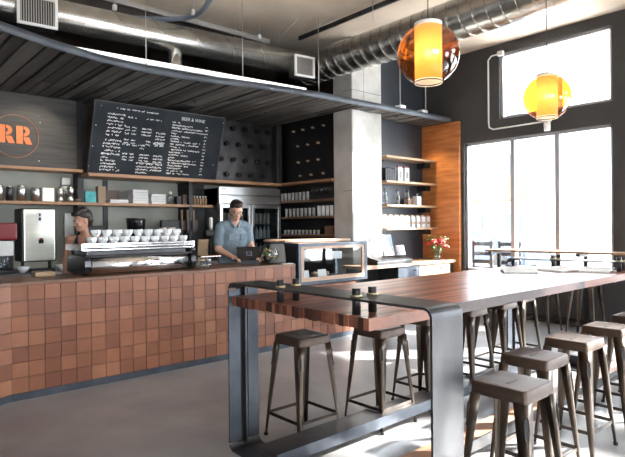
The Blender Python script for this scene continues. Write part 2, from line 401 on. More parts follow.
# ------------------------------------------------------------------ service counter
YC = 5.27; ZT = 1.036; X0 = 1.165; X1 = 5.46
ct = thing('service_counter', 'long cafe counter clad in square terracotta tiles with a wooden top', 'counter', (X0, YC, 0))
XE = 4.375
ang = R(205)   # left return leans toward the camera
def tile_run(mb, org, dirv, nrm, length, z0, rows, cols, tw, th):
    for r in range(rows):
        for c in range(cols):
            a = c * tw + .003; b = min((c + 1) * tw - .003, length)
            if a >= length: continue
            za = z0 + r * th + .003; zb = za + th - .006
            k = random.uniform(.006, .013); q = random.uniform(-.0015, .0015)
            p = [org + dirv * a, org + dirv * b]
            vs = []
            for (pp, kk) in ((p[0], k + q), (p[1], k - q)):
                for z in (za, zb): vs.append(V(pp.x, pp.y, z) + nrm * kk)
            for pp in p:
                for z in (za, zb): vs.append(V(pp.x, pp.y, z) - nrm * .001)
            mb.add(vs, [(0, 2, 3, 1), (4, 5, 7, 6), (0, 1, 5, 4), (2, 6, 7, 3), (1, 3, 7, 5), (0, 4, 6, 2)], rnd=random.random() * .8 + .1)
th = (ZT - .03 - .065) / 7; tw = .1365
mb = MB(); tile_run(mb, V(0, 0, 0), V(1, 0, 0), V(0, -1, 0), XE - X0, .065, 7, 24, tw, th)
th2 = (.72 - .065) / 5
tile_run(mb, V(XE - X0, 0, 0), V(1, 0, 0), V(0, -1, 0), X1 - XE, .065, 5, 8, tw, th)
dl = V(math.cos(ang), math.sin(ang), 0); nl = V(-math.sin(ang), math.cos(ang), 0)
if nl.y > 0: nl = -nl
tile_run(mb, V(0, 0, 0), dl, nl, 1.9, .065, 7, 14, tw, th)
mb.build('tiled_front', M['tile'], ct)
g = MB(); g.box((0, .0, .06), (XE - X0, .1, ZT - .03)); g.box((XE - X0, 0, .06), (X1 - X0, .1, .745))
pl = [V(0, 0, 0), dl * 1.9, dl * 1.9 + V(0.05, .15, 0), V(0.0, .1, 0)]
g.prism([(p.x, p.y) for p in pl], .06, ZT - .03)
g.box((.0, .1, .06), (XE - X0, .72, .12)); g.box((XE - X0 - .04, .1, .06), (XE - X0, .70, ZT - .03)); g.box((0, .68, .06), (XE - X0, .72, ZT - .03))
g.build('carcass', M['grout'], ct)
k = MB(); k.box((0, -.004, 0), (X1 - X0, .05, .062)); k.prism([(p.x, p.y - .004) for p in pl], 0, .062)
k.build('kick_plate', M['blue_steel'], ct)
t = MB(); t.box((0, -.012, ZT - .03), (XE - X0, .74, ZT))
po = [V(0, -.012, 0), dl * 1.9 + V(0, -.012, 0), dl * 1.9 + V(-.2, .72, 0), V(0, .74, 0)]
t.prism([(p.x, p.y) for p in po], ZT - .03, ZT)
t.build('countertop', M['wood_dark'], ct, bevel=.003)
o = MB().rbox((-.2, -.14, 0), (.2, .14, .035), .008).build('serving_tray', M['black_gloss'], loc=(.84, 5.26, ZT))
o.rotation_euler = (0, 0, R(25)); tag(o, 'black tray lying on the left end of the tiled counter', 'tray')

# ------------------------------------------------------------------ display case
dc = thing('display_case', 'glass pastry display case with blued steel frame and wood trim at the counter end', 'display case', (0, 0, 0))
dx0, dx1, dy0, dy1, dz0, dz1 = 4.41, 5.675, YC - .03, YC + .62, .755, 1.285
fr = MB(); e = .045
for x in (dx0, dx1 - e):
    for y in (dy0, dy1 - e): fr.box((x, y, dz0), (x + e, y + e, dz1))
for z in (dz0, dz1 - .04):
    for y in (dy0, dy1 - e): fr.box((dx0 + e, y, z), (dx1 - e, y + e, z + .04))
    for x in (dx0, dx1 - e): fr.box((x, dy0 + e, z), (x + e, dy1 - e, z + .04))
fr.build('frame', M['blue_steel'], dc)
tr = MB(); e2 = .05
tr.box((dx0 + e, dy0 + .006, dz0 + .04), (dx0 + e + e2, dy0 + .03, dz1 - .04)); tr.box((dx1 - e - e2, dy0 + .006, dz0 + .04), (dx1 - e, dy0 + .03, dz1 - .04))
tr.box((dx0 + e + e2, dy0 + .006, dz0 + .04), (dx1 - e - e2, dy0 + .03, dz0 + .09)); tr.box((dx0 + e + e2, dy0 + .006, dz1 - .075), (dx1 - e - e2, dy0 + .03, dz1 - .04))
tr.build('wood_trim', M['wood_case'], dc)
MB().box((dx0 + e + e2, dy0 + .014, dz0 + .09), (dx1 - e - e2, dy0 + .019, dz1 - .075)).build('front_glass', M['case_glass'], dc)
MB().box((dx1 - .02, dy0 + e, dz0 + .04), (dx1 - .015, dy1 - e, dz1 - .04)).build('side_glass', M['case_glass'], dc)
MB().box((dx0 + .012, dy0 + e, dz0 + .04), (dx0 + .022, dy1 - e, dz1 - .04)).build('side_panel', M['black'], dc)
MB().box((dx0 + .02, dy0 + .05, dz1 - .006), (dx1 - .02, dy1 - .02, dz1 - .002)).build('top_glass', M['case_glass'], dc)
MB().box((dx0 + .03, dy0 + .03, dz0 + .005), (dx1 - .03, dy1 - .02, dz0 + .05)).build('base_shelf', M['black'], dc)
MB().box((dx0 + .06, dy0 + .22, 1.03), (dx1 - .06, dy1 - .06, 1.042)).build('glass_shelf', M['clear'], dc)
MB().box((dx0, dy0 + .05, .0), (dx1 - .12, dy1, dz0 - .002)).build('plinth', M['black'], dc)
# back board on the top
MB().rbox((4.55, dy1 - .2, dz1 + .003), (5.80, dy1 + .28, dz1 + .033), .004).build('rear_worktop', M['wood_case'], dc)
for i, (x, y, z, lb) in enumerate(((4.62, 5.36, .812, 'small white price card at the left of the display case floor'), (4.93, 5.36, .812, 'small white price card in the middle of the display case floor'))):
    o = MB().box((-.075, -.004, 0), (.075, .004, .115)).build('price_card', M['white_paper'], loc=(x, y, z)); o.rotation_euler = (R(-12), 0, 0)
    tag(o, lb, 'card', 'price cards in the display case')
for x, lb, hh in ((4.7, 'white paper box on the glass shelf of the display case, at its left', .12), (5.02, 'larger white paper box on the glass shelf of the display case', .13), (5.42, 'white paper box on the glass shelf of the display case, at its right', .1)):
    tag(MB().rbox((-.1, -.07, 0), (.1, .07, hh), .004).build('pastry_box', M['white_paper'], loc=(x, 5.66, 1.043)), lb, 'box', 'boxes in the display case')
tr = thing('cake_tray', 'black stepped cake tray inside the display case behind the price cards', 'tray', (5.0, 5.6, .806))
MB().box((-.28, -.12, 0), (.28, .1, .012)).build('tray', M['black_gloss'], tr)
for x in (-.2, 0, .2): MB().lathe([(.045, .012), (.055, .03), (.05, .06), (.001, .075)], (x, 0, 0), 12).build('muffin', M['kraft'], tr)
tag(MB().rbox((-.14, -.05, 0), (.14, .05, .02), .004).build('wooden_board', M['wood_pale'], loc=(5.3, 5.36, .806)), 'pale wooden board lying at the front of the display case', 'board')

# ------------------------------------------------------------------ espresso machine
em = thing('espresso_machine', 'long chrome espresso machine with a rounded back panel on the tiled counter', 'espresso machine', (2.43, 5.62, ZT))
L2 = .60
MB().rbox((-L2 + .02, -.2, .04), (L2 - .02, .26, .2), .02).build('body', M['dark_steel'], em)
dr = MB()
prof = [(-.19, .008), (-.235, .03), (-.25, .09), (-.245, .145), (-.22, .175), (-.17, .185), (-.10, .185), (-.10, .035)]
mt = Matrix(((0, 0, 1, 0), (1, 0, 0, 0), (0, 1, 0, 0), (0, 0, 0, 1)))
dr.prism(prof, -L2 + .05, L2 - .06, M=mt, smooth=True); dr.build('back_panel', M['chrome'], em)
for s_ in (-1, 1):
    e_ = MB(); e_.prism([(p[0] * 1.04, p[1] * 1.03) for p in prof[:-2]] + [(.25, .19), (.25, .03)], min(s_ * (L2 - .055), s_ * L2), max(s_ * (L2 - .055), s_ * L2), M=mt)
    e_.build('end_cap', M['black_gloss'], em)
MB().rbox((-L2 + .06, -.13, .185), (L2 - .06, .24, .245), .01).build('boiler_cover', M['dark_steel'], em)
tr = MB()
tr.rbox((-L2 - .02, -.23, .245), (L2 + .0, .26, .262), .004)
for z in (.275, .30): tr.rbox((-L2 - .02, -.235, z), (L2, -.225, z + .018), .003)
for x in (-L2 - .01, L2 - .01): tr.rbox((x - .008, -.23, .25), (x + .008, .26, .31), .003)
tr.build('cup_tray', M['chrome'], em)
MB().rbox((-L2 + .02, -.215, .262), (L2 - .04, .24, .308), .004).build('tray_floor', M['dark_steel'], em)
for x in (-.55, .55):
    for y in (-.12, .18): MB().cyl((x, y, 0), (x, y, .04), .022, n=12).build('foot', M['black'], em)
for x in (-.38, 0, .38):
    g_ = MB().cyl((x, .28, .10), (x, .28, .17), .035, n=16).build('group_head', M['chrome'], em)
    MB().tube([(x, .28, .095), (x, .36, .09), (x, .43, .085)], [.012, .012, .016], 8).build('portafilter_handle', M['black'], g_)
for x in (-.57, .57):
    MB().tube([(x * .97, .22, .19), (x, .3, .2), (x, .34, .12), (x, .36, .03)], .006, 8).build('steam_wand', M['chrome'], em)
MB().cyl((L2 + .0, -.1, .215), (L2 + .07, -.1, .215), .022, n=14).build('steam_knob', M['black'], em)
# cups
cup = thing('espresso_cup', 'x', 'cup', (0, 0, 0), group='white cups stacked on the espresso machine')
MB().lathe([(.024, 0), (.028, .004), (.046, .035), (.051, .070), (.049, .070), (.043, .035), (.02, .008)], n=18).build('bowl', M['porcelain'], cup)
MB().tube([(.048, 0, .058), (.066, 0, .056), (.068, 0, .036), (.044, 0, .028)], .006, 6).build('handle', M['porcelain'], cup)
words = ['first', 'second', 'third', 'fourth', 'fifth', 'sixth', 'seventh', 'eighth', 'ninth', 'tenth', 'eleventh', 'twelfth']
zc = ZT + .309; first = True
def put(o0, loc, rz, label):
    global first
    if first: o0.location = loc; o0.rotation_euler = (0, 0, rz); o0['label'] = label; first = False; return o0
    return dup(o0, loc, rz, label)
for j, yy in enumerate((5.455, 5.565)):
    for i in range(10):
        x = 1.93 + i * .110 + j * .03
        put(cup, (x, yy, zc), (-1.57, 1.57)[j] + random.uniform(-.4, .4), '%s white cup from the left in the %s row on the espresso machine' % (words[i], ('front', 'rear')[j]))
for i in range(9):
    x = 1.985 + i * .110
    c_ = put(cup, (x, 5.50, zc + .071), -1.57 + random.uniform(-.4, .4), '%s white cup from the left stacked on top of the others on the espresso machine' % words[i])
wc = None
for i in range(4):
    lb = '%s small cream paper cup at the right end of the espresso machine top' % words[i]
    o = MB().lathe([(.03, 0), (.042, .075), (.044, .078), (.04, .078), (.03, .01)], n=16).build('paper_cup', M['porcelain_warm'], loc=(2.80 + (i % 2) * .11, 5.70, zc + (i // 2) * .079)) if wc is None else None
    if wc is None: wc = o; tag(o, lb, 'cup', 'cream paper cups')
    else: dup(wc, (2.80 + (i % 2) * .11, 5.70, zc + (i // 2) * .079), 0, lb)
# jars beside the machine, steel shelf
st = thing('drip_stand', 'chrome drip stand beside the right end of the espresso machine', 'stand', (3.27, 5.55, ZT))
MB().rbox((-.14, -.12, .125), (.12, .12, .14), .004).build('shelf', M['chrome'], st)
for x in (-.12, .1): MB().cyl((x, .09, 0), (x, .09, .125), .008, n=8).build('leg', M['chrome'], st)
jar = None
for i, x in enumerate((3.20, 3.28)):
    lb = ('left', 'right')[i] + ' glass sugar jar under the chrome stand beside the espresso machine'
    if jar is None:
        jar = thing('sugar_jar', lb, 'jar', (x, 5.52, ZT), group='sugar jars'); MB().lathe([(.028, 0), (.03, .01), (.03, .07), (.022, .08)], n=16).build('glass', M['clear'], jar)
        MB().cyl((0, 0, .08), (0, 0, .1), .024, n=14).build('lid', M['white_metal'], jar)
    else: dup(jar, (x, 5.52, ZT), 0, lb)

# POS tablet, plant bowl, coffee sack
ps = thing('point_of_sale_tablet', 'black till tablet on a stand in front of the man in the blue shirt', 'tablet', (3.93, 5.62, ZT), R(-28))
q = Matrix.Rotation(R(-28), 4, 'X')
MB().rbox((-.15, -.008, .05), (.15, .012, .24), .006, M=q).build('screen', M['black_gloss'], ps)
MB().box((-.035, -.0105, .115), (.035, -.0085, .17), M=q).box((-.028, -.0125, .122), (.028, -.0095, .163), 1, M=q).build('logo', [M['grey_pipe'], M['black']], ps)
MB().prism([(-.11, -.06), (.11, -.06), (.09, .1), (-.09, .1)], 0, .05).build('base', M['black'], ps)
gb = thing('glass_globe_terrarium', 'round glass jar with pale leaves on the counter beside the till', 'jar', (4.06, 5.40, ZT)); gb.scale = (1.25, 1.25, 1.2)
MB().lathe([(.04, 0), (.075, .02), (.1, .07), (.103, .11), (.09, .16), (.06, .19), (.055, .2)], n=24).build('glass', M['clear'], gb)
lf = MB()
for i in range(40):
    a, b = random.uniform(0, 2 * PI), random.uniform(-.8, 1.2); r_ = random.uniform(.02, .075)
    p = V(math.cos(a) * r_, math.sin(a) * r_, .1 + b * .05)
    lf.ell(p, (.02, .008, .012), 6, 4, rot=(a, b, a), mi=i % 2)
lf.build('leaves', [M['leaf'], M['wood_pale']], gb)
sk = MB(); sk.prism([(-.12, -.05), (.12, -.05), (.12, .07), (-.12, .07)], 0, .25); o = sk.build('coffee_sack', M['sack'], loc=(4.265, 5.50, ZT), bevel=.03)
for v in o.data.vertices:
    if v.co.z > .1: v.co.x *= .8; v.co.y *= .6
o.rotation_euler = (0, 0, R(-25)); tag(o, 'grey cloth bag standing behind the round glass jar', 'bag')
tag(MB().rbox((-.08, -.04, 0), (.08, .04, .008), .002).build('paper_menu', M['white_paper'], loc=(4.27, 5.31, ZT)), 'small white card lying at the right end of the tiled counter', 'card')

# ------------------------------------------------------------------ back counter and equipment
bc = thing('back_counter', 'dark back counter along the rear wall behind the espresso machine', 'counter', (0, 0, 0))
MB().box((-2.6, 7.45, 0), (4.70, YB - .03, .92)).build('carcass', M['black'], bc)
MB().rbox((-2.65, 7.40, .92), (4.72, YB - .03, .96), .004).build('worktop', M['grille'], bc)
for i in range(9): MB().rbox((-2.5 + i * .8, 7.435, .1), (-1.75 + i * .8, 7.45, .88), .004).build('door', M['dark_steel'], bc)
zb = .96
bo = thing('water_boiler', 'tall stainless water boiler with a red tap on the back counter', 'boiler', (1.97, 7.55, zb))
MB().rbox((-.205, -.15, .13), (.205, .2, .80), .02).build('housing', M['black'], bo)
MB().rbox((-.18, -.165, .14), (.18, -.14, .79), .01).build('front_panel', M['steel_warm'], bo)
for x in (-.16, .16): MB().cyl((x, 0, 0), (x, 0, .14), .02, n=10).build('leg', M['black'], bo)
MB().rbox((-.09, -.22, .0), (.17, .0, .04), .01).build('drip_tray', M['black'], bo)
tp = MB().rbox((-.03, -.21, .36), (.035, -.16, .41), .006).build('tap', M['black_gloss'], bo)
MB().rbox((-.015, -.215, .41), (.025, -.19, .43), .004).build('tap_lever', M['red'], tp)
bd = MB(); bd.rbox((-.032, -.175, .62), (.032, -.164, .76), .004).ell((0, -.176, .72), (.012, .004, .02), 10, 6, 1).ell((0, -.176, .665), (.016, .004, .022), 10, 6, 1)
bd.build('badge', [M['white_metal'], M['black']], bo)
br = thing('coffee_brewer', 'white and steel coffee brewer with a red top beside the water boiler', 'coffee brewer', (1.565, 7.42, zb))
MB().rbox((-.10, -.08, 0), (.13, .2, .05), .01).build('base', M['black'], br)
MB().rbox((-.10, .06, .05), (.13, .2, .41), .01).build('tower', M['black'], br)
MB().rbox((-.07, -.08, .22), (.10, .07, .40), .012).build('brew_head', M['white_metal'], br)
MB().lathe([(.05, .05), (.06, .08), (.06, .2), (.045, .24)], (.01, -.01, 0), 18).build('carafe', M['clear'], br)
MB().rbox((-.13, -.05, .41), (.15, .2, .62), .02).build('red_hopper', M['red'], br)
bl = thing('coffee_brewer', 'steel coffee urn cut off by the left edge of the photo', 'coffee urn', (1.31, 7.42, zb))
MB().lathe([(.1, 0), (.11, .03), (.11, .38), (.08, .42), (.02, .45)], (0, 0, 0), 24).build('body', M['steel'], bl)
MB().cyl((0, -.11, .07), (0, -.16, .07), .012, n=8).build('spigot', M['black'], bl)
for i, (x, lb) in enumerate(((1.79, 'white bowl below the left side of the water boiler'), (2.25, 'white bowl below the right side of the water boiler'))):
    tag(MB().lathe([(.03, 0), (.05, .02), (.085, .075), (.08, .075), (.045, .025)], n=20).build('bowl', M['porcelain'], loc=(x, 7.2 + .25, zb + .0)), lb, 'bowl', 'white bowls on the back counter')
o = MB().rbox((-.09, -.08, 0), (.09, .08, .05), .01).build('wooden_crate', M['wood_pale'], loc=(1.56, 5.75, ZT)); tag(o, 'low pale wooden tray on the counter in front of the water boiler', 'tray')
pm = MB().rbox((-.13, -.02, 0), (.13, .02, .34), .01).build('paper_towel_dispenser', M['white_metal'], loc=(2.62, YB - .03, 1.38)); tag(pm, 'white paper dispenser on the rear wall beside the woman', 'dispenser')
gr = thing('coffee_grinder', 'black coffee grinder with a round hopper behind the espresso machine cups', 'coffee grinder', (3.32, 7.0 + .6, zb))
MB().rbox((-.09, -.12, 0), (.09, .14, .38), .02).build('body', M['black'], gr)
MB().lathe([(.05, .38), (.07, .42), (.125, .52), (.135, .64), (.135, .67)], (0, 0, 0), 22).build('hopper', M['black_gloss'], gr)
MB().lathe([(.14, .665), (.14, .685), (.02, .69)], (0, 0, 0), 22).build('lid', M['dark_steel'], gr)
mo = thing('order_screen', 'dark tilted order screen on the back counter behind the cups', 'screen', (2.78, 7.6, zb), R(8))
q = Matrix.Rotation(R(-14), 4, 'X')
MB().rbox((-.19, -.012, .3), (.19, .02, .60), .01, M=q).build('screen', M['black'], mo)
MB().cyl((0, .02, 0), (0, -.05, .36), .02, n=10).build('stand', M['black'], mo); MB().cyl((0, .02, 0), (0, .02, .02), .1, n=18).build('foot', M['black'], mo)
# tap handles and dark wall bracket
tb = thing('tap_tower', 'black tap bar with three upright wooden handles on the rear wall', 'tap', (4.1, 7.75, zb))
MB().rbox((-.32, -.03, .50), (.30, .05, .66), .01).build('bar', M['black'], tb)
MB().rbox((-.05, 0, 0), (.05, .1, .5), .01).build('column', M['black'], tb)
for x in (0, .10, .20): MB().cyl((x, -.06, .45), (x, -.06, .82), .014, .02, 10).build('tap_handle', M['brown_box'], tb)
for k_ in (0,):
    tw_ = thing('beer_tap', 'white handled draught tap beside the black cupboard end', 'tap', (4.56, 7.62, zb))
    MB().cyl((0, 0, 0), (0, 0, .42), .03, n=14).build('column', M['black'], tw_)
    MB().rbox((-.1, -.05, .40), (.12, .05, .5), .02).build('head', M['black'], tw_)
    MB().lathe([(.018, .5), (.03, .56), (.032, .66), (.025, .7)], (0, -.03, 0), 12).build('handle', M['white_metal'], tw_)
bd = MB().rbox((-.09, -.012, 0), (.09, .012, .36), .006).build('cutting_board', M['wood_pale'], loc=(4.35, 7.52, zb)); bd.rotation_euler = (R(8), 0, 0); tag(bd, 'wooden cutting board leaning on the back counter below the taps', 'cutting board')
# wall boxes
for z, lb in ((2.02, 'grey electrical box on the rear wall above the shelf, lower one'), (2.14, 'pale electrical box on the rear wall just under the ledge')):
    tag(MB().rbox((-.06, -.04, 0), (.06, 0, .11), .006).build('electrical_box', M['rod'], loc=(2.52, YB, z - .02)), lb, 'box', 'electrical boxes')

# ------------------------------------------------------------------ rear wall: sign, ledges, shelf
sg = thing('wall_sign', 'dark wooden sign panel with orange RR letters inside a ring', 'sign', (0, 0, 0))
MB().box((-1.2, 7.95, 2.34), (2.62, 8.0, 3.3)).build('panel', M['sign_panel'], sg)
rc = V(1.835, 7.945, 2.727)
MB().tube([rc + V(math.cos(a * PI / 36), 0, math.sin(a * PI / 36)) * .28 for a in range(72)], .006, 6, closed=True).build('ring', M['orange_dim'], sg)
def stencil_R(x, z, s_):
    """one heavy stencil R in the XZ plane, split by a diagonal cut"""
    mb = MB(); mtx = Matrix.Translation(V(x, 7.947, z)) @ Matrix.Rotation(R(90), 4, 'X')
    mb.prism([(0, 0), (.34 * s_, 0), (.34 * s_, 1.0 * s_), (0, 1.0 * s_)], 0, .01, M=mtx)
    arc = [(.40 * s_ + .30 * s_ * math.cos(a), .72 * s_ + .28 * s_ * math.sin(a)) for a in [R(90 - 180 * k / 10) for k in range(11)]]
    mb.prism([(.38 * s_, 1.0 * s_)] + arc + [(.38 * s_, .44 * s_), (.38 * s_, .60 * s_), (.48 * s_, .66 * s_), (.48 * s_, .80 * s_), (.38 * s_, .84 * s_)], 0, .01, M=mtx)
    mb.prism([(.38 * s_, .40 * s_), (.66 * s_, .40 * s_), (.82 * s_, 0), (.50 * s_, 0), (.38 * s_, .28 * s_)], 0, .01, M=mtx)
    return mb.build('letter', M['orange'], sg)
stencil_R(1.635, 2.63, .235); stencil_R(1.845, 2.63, .235)
for p in ((2.1, 2.42), (2.1, 3.03), (2.12, 2.94)): MB().ell((p[0] + .02, 7.945, p[1]), .009, 8, 6).build('screw', M['white_metal'], sg)
dk = MB().box((2.62, 7.93, .9), (2.70, YB, 3.3)).build('trim_1', M['black']); struct(dk)
struct(MB().box((3.05, YB - .02, .9), (3.12, YB, 2.25)).build('trim_2', M['black']))
struct(MB().box((4.28, 7.78, .96), (4.33, YB, 2.24)).build('trim_3', M['black']))
struct(MB().box((4.33, 8.1, .9), (4.74, YB, 2.24)).build('trim_4', M['black']))
tag(MB().rbox((-1.2, 7.82, 2.285), (2.66, YB, 2.325), .004).build('ledge_shelf', M['wood_shelf']), 'wooden ledge under the dark RR sign panel', 'shelf')
lg = thing('ledge_shelf', 'long wooden ledge under the chalkboard turning the corner under the bottle racks', 'shelf', (0, 0, 0))
MB().rbox((2.66, 7.62, 2.225), (6.04, YB, 2.272), .004).build('board', M['wood_shelf'], lg)
MB().rbox((6.04, 6.33, 2.235), (6.36, YB, 2.278), .004).build('board', M['wood_shelf'], lg)
tag(MB().rbox((-2.6, 7.78, 1.828), (4.72, YB, 1.868), .004).build('wall_shelf', M['wood_shelf']), 'long wooden shelf on the rear wall above the water boiler', 'shelf')
zs = 1.869
can = None
for i, (px, r_, h_, mt_, lb) in enumerate(((1.64, .05, .19, 'steel', 'steel canister at the far left of the rear shelf'), (1.76, .045, .17, 'dark_steel', 'dark canister on the rear shelf, second from the left'), (1.90, .055, .19, 'steel', 'round steel canister on the rear shelf, third from the left'), (2.08, .055, .17, 'steel', 'round steel canister just left of the square white tin on the rear shelf'))):
    o = thing('canister', lb, 'canister', (px, 7.95, zs), group='canisters on the rear shelf')
    MB().lathe([(r_, 0), (r_, h_), (r_ * .9, h_ + .01)], n=20).build('body', M[mt_], o); MB().cyl((0, 0, h_ + .01), (0, 0, h_ + .025), r_ * .95, n=20).build('lid', M['chrome'], o)
tag(MB().rbox((-.075, -.06, 0), (.075, .06, .19), .008).build('tin_box', M['white_metal'], loc=(2.22, 7.95, zs)), 'square white tin on the rear shelf beside the stovetop coffee pots', 'tin')
def moka(loc, s_, label):
    t_ = thing('moka_pot', label, 'coffee pot', loc, group='stovetop coffee pots')
    MB().lathe([(.05 * s_, 0), (.04 * s_, .09 * s_)], n=8).build('base', M['steel'], t_)
    MB().lathe([(.036 * s_, .09 * s_), (.05 * s_, .2 * s_), (.02 * s_, .225 * s_), (.008 * s_, .25 * s_)], n=8).build('pot', M['steel'], t_)
    MB().tube([(.045 * s_, 0, .19 * s_), (.085 * s_, 0, .185 * s_), (.09 * s_, 0, .09 * s_)], .008 * s_, 6).build('handle', M['black'], t_)
moka((2.39, 7.95, zs), .85, 'smaller steel stovetop coffee pot beside the white tin'); moka((2.52, 7.93, zs), 1.0, 'taller steel stovetop coffee pot with a black handle')
def sbox(x, w_, d_, h_, mt_, label, nm='cardboard_box', cat='box', z=zs, y=7.93, rz=0):
    o = MB().rbox((-w_ / 2, -d_ / 2, 0), (w_ / 2, d_ / 2, h_), .004).build(nm, M[mt_], loc=(x, y, z)); o.rotation_euler = (0, 0, rz); tag(o, label, cat); return o
sbox(2.79, .15, .05, .16, 'teal', 'teal and white printed box on the rear shelf', rz=R(-4))
tag(MB().ell((0, 0, .0), (.05, .05, .028), 14, 8).build('small_dish', M['brown_box'], loc=(2.62, 7.95, zs + .028)), 'small dark dish between the coffee pot and the teal box', 'dish')
sbox(2.94, .11, .1, .24, 'kraft', 'tall brown cardboard box beside the teal box'); 
def paper_stack(x, n, w_, d_, th_, label, mt_='white_paper'):
    t_ = thing('paper_stack', label, 'stack of paper', (x, 7.93, zs), group=None)
    for i in range(n):
        o = MB().rbox((-w_ / 2, -d_ / 2, i * th_ + .001), (w_ / 2, d_ / 2, (i + 1) * th_ - .002), .002).build('paper_ream', M[mt_], t_); o.rotation_euler = (0, 0, random.uniform(-.04, .04))
paper_stack(3.17, 2, .27, .22, .026, 'low stack of folded white paper leaning on the rear shelf')
sbox(3.16, .2, .08, .2, 'brown_box', 'dark brown box behind the low paper stack on the rear shelf', y=8.08)
paper_stack(3.50, 5, .24, .2, .042, 'tallest stack of white boxes on the rear shelf'); paper_stack(3.79, 4, .23, .2, .038, 'shorter stack of white boxes right of the tallest one')
fg = thing('honey_bear_jar', 'small pear shaped glass jar beside the shorter white stack', 'jar', (4.03, 7.93, zs))
MB().lathe([(.045, 0), (.05, .05), (.035, .09), (.045, .12), (.035, .16)], n=16).build('jar', M['clear'], fg); MB().ell((0, 0, .18), .03, 10, 8).build('stopper', M['white_metal'], fg)
sbox(4.16, .07, .1, .13, 'black', 'black box on the rear shelf, right of the pear shaped jar'); sbox(4.30, .17, .1, .16, 'brown_box', 'dark brown box before the small bottles on the rear shelf', y=7.9)
sb = None
for i in range(5):
    lb = '%s small spice bottle from the left on the rear shelf' % words[i]
    if sb is None:
        sb = thing('spice_bottle', lb, 'bottle', (4.46, 7.93, zs), group='small bottles on the rear shelf')
        MB().lathe([(.02, 0), (.022, .02), (.022, .10), (.012, .12)], n=12).build('bottle', M['wood_pale'], sb); MB().cyl((0, 0, .12), (0, 0, .15), .014, n=10).build('cap', M['white_metal'], sb)
    else: dup(sb, (4.46 + i * .052, 7.93, zs), 0, lb)

# ------------------------------------------------------------------ chalkboard
cb = thing('chalkboard_menu', 'large black chalkboard menu leaning forward over the rear ledge', 'chalkboard', (0, 0, 0))
P00, P10, P01, P11 = V(2.70, 7.74, 2.276), V(4.74, 7.74, 2.276), V(2.70, 7.44, 3.235), V(4.74, 7.44, 3.235)
ux = (P10 - P00).normalized(); uz = (P01 - P00).normalized(); un = uz.cross(ux) if uz.cross(ux).y < 0 else ux.cross(uz)
if un.y > 0: un = -un
W_, H_ = (P10 - P00).length, (P01 - P00).length
mt = Matrix((ux, uz, -un)).transposed().to_4x4() ; mt.translation = P00   # local: x along, y up, z into wall
MB().box((0, 0, 0), (W_, H_, .04), M=mt).build('board', M['chalkboard'], cb)
fr = MB(); e = .012
fr.box((-e, -e * 0, -.004), (0, H_, .045), M=mt); fr.box((W_, 0, -.004), (W_ + e, H_, .045), M=mt); fr.box((-e, H_, -.004), (W_ + e, H_ + e, .045), M=mt)
fr.build('frame', M['dark_steel'], cb)
def chalk_text(s_, x, y, size, name='menu_heading'):
    cu = bpy.data.curves.new(name, 'FONT'); cu.body = s_; cu.size = size; cu.extrude = .0006; cu.materials.append(M['chalk'])
    tmp = bpy.data.objects.new(name, cu); me = bpy.data.meshes.new_from_object(tmp); bpy.data.objects.remove(tmp)
    if not me.materials: me.materials.append(M['chalk'])
    o = bpy.data.objects.new(name, me); C.objects.link(o); o.parent = cb
    o.matrix_local = mt @ Matrix.Translation(V(x, y, -.003)) ; return o
sc_ = W_ / 134.; hz = H_
# column layout traced off the board: (x fraction, y fraction from the top)
def scribble(mb, x0, x1, y, h_, sparse=.25):
    x = x0
    while x < x1:
        if random.random() < sparse: x += random.uniform(.02, .035)
        wl = random.uniform(.010, .018)
        y0 = y + random.uniform(-.003, .003)
        pts = []
        for k_ in range(4): pts.append((x + wl * k_ / 3, y0 + random.uniform(0, h_ * 1.2)))
        for a, b in zip(pts, pts[1:]):
            d = V(b[0] - a[0], b[1] - a[1], 0); n_ = V(-d.y, d.x, 0).normalized() * .0038
            A, B = V(a[0], a[1], -.0022), V(b[0], b[1], -.0022)
            mb.add([mt @ (A - n_), mt @ (B - n_), mt @ (B + n_), mt @ (A + n_)], [(0, 1, 2, 3)])
        x += wl + .004
def fx(px): return (px - 42) / 556. * W_
def fy(py): return H_ * (1 - py)
tx = MB()
scribble(tx, fx(118), fx(290), fy(.075), .018)
for i, ln in enumerate((130, 118, 122, 126, 120, 110, 96)): scribble(tx, fx(92), fx(92 + ln * .5), fy(.165 + i * .048), .024, .1)
scribble(tx, fx(165), fx(205), fy(.18), .02); scribble(tx, fx(240), fx(310), fy(.17), .016)
for i, ln in enumerate((64, 56, 58, 50, 60)): scribble(tx, fx(85), fx(92 + ln), fy(.53 + i * .048), .026, .1)
for i, ln in enumerate((32, 28, 52, 60, 62, 76)): scribble(tx, fx(82), fx(82 + ln), fy(.73 + i * .045), .026, .1)
for cx_ in (172, 200, 240, 262, 300, 322):
    for r0, n_ in ((.32 if cx_ < 280 else .36, 3), (.50 if cx_ != 240 else .56, 2), (.70, 3)):
        for i in range(n_): scribble(tx, fx(cx_ - 8), fx(cx_ + 8), fy(r0 + i * .045), .022, 0)
scribble(tx, fx(285), fx(330), fy(.52), .03, 0); scribble(tx, fx(160), fx(225), fy(.57), .022)
for i in range(4): scribble(tx, fx(225), fx(330 - 12 * (i == 3) * 5), fy(.83 + i * .045), .024, .1)
for i, ln in enumerate((30, 90, 140, 150, 24, 84, 36, 128, 130, 46, 140, 60, 88, 24, 120, 130, 96, 60, 70, 100)):
    scribble(tx, fx(358), fx(358 + ln), fy(.17 + i * .041), .022, .1)
for i in range(16): scribble(tx, fx(512), fx(522), fy(.19 + i * .05), .02, 0)
tx.build('chalk_writing', M['chalk'], cb)
ln = MB(); ln.box((fx(222), fy(.805), -.003), (fx(326), fy(.80), -.001), M=mt); ln.build('underline', M['chalk'], cb)
chalk_text('BEER & WINE', fx(395), fy(.11), .068)
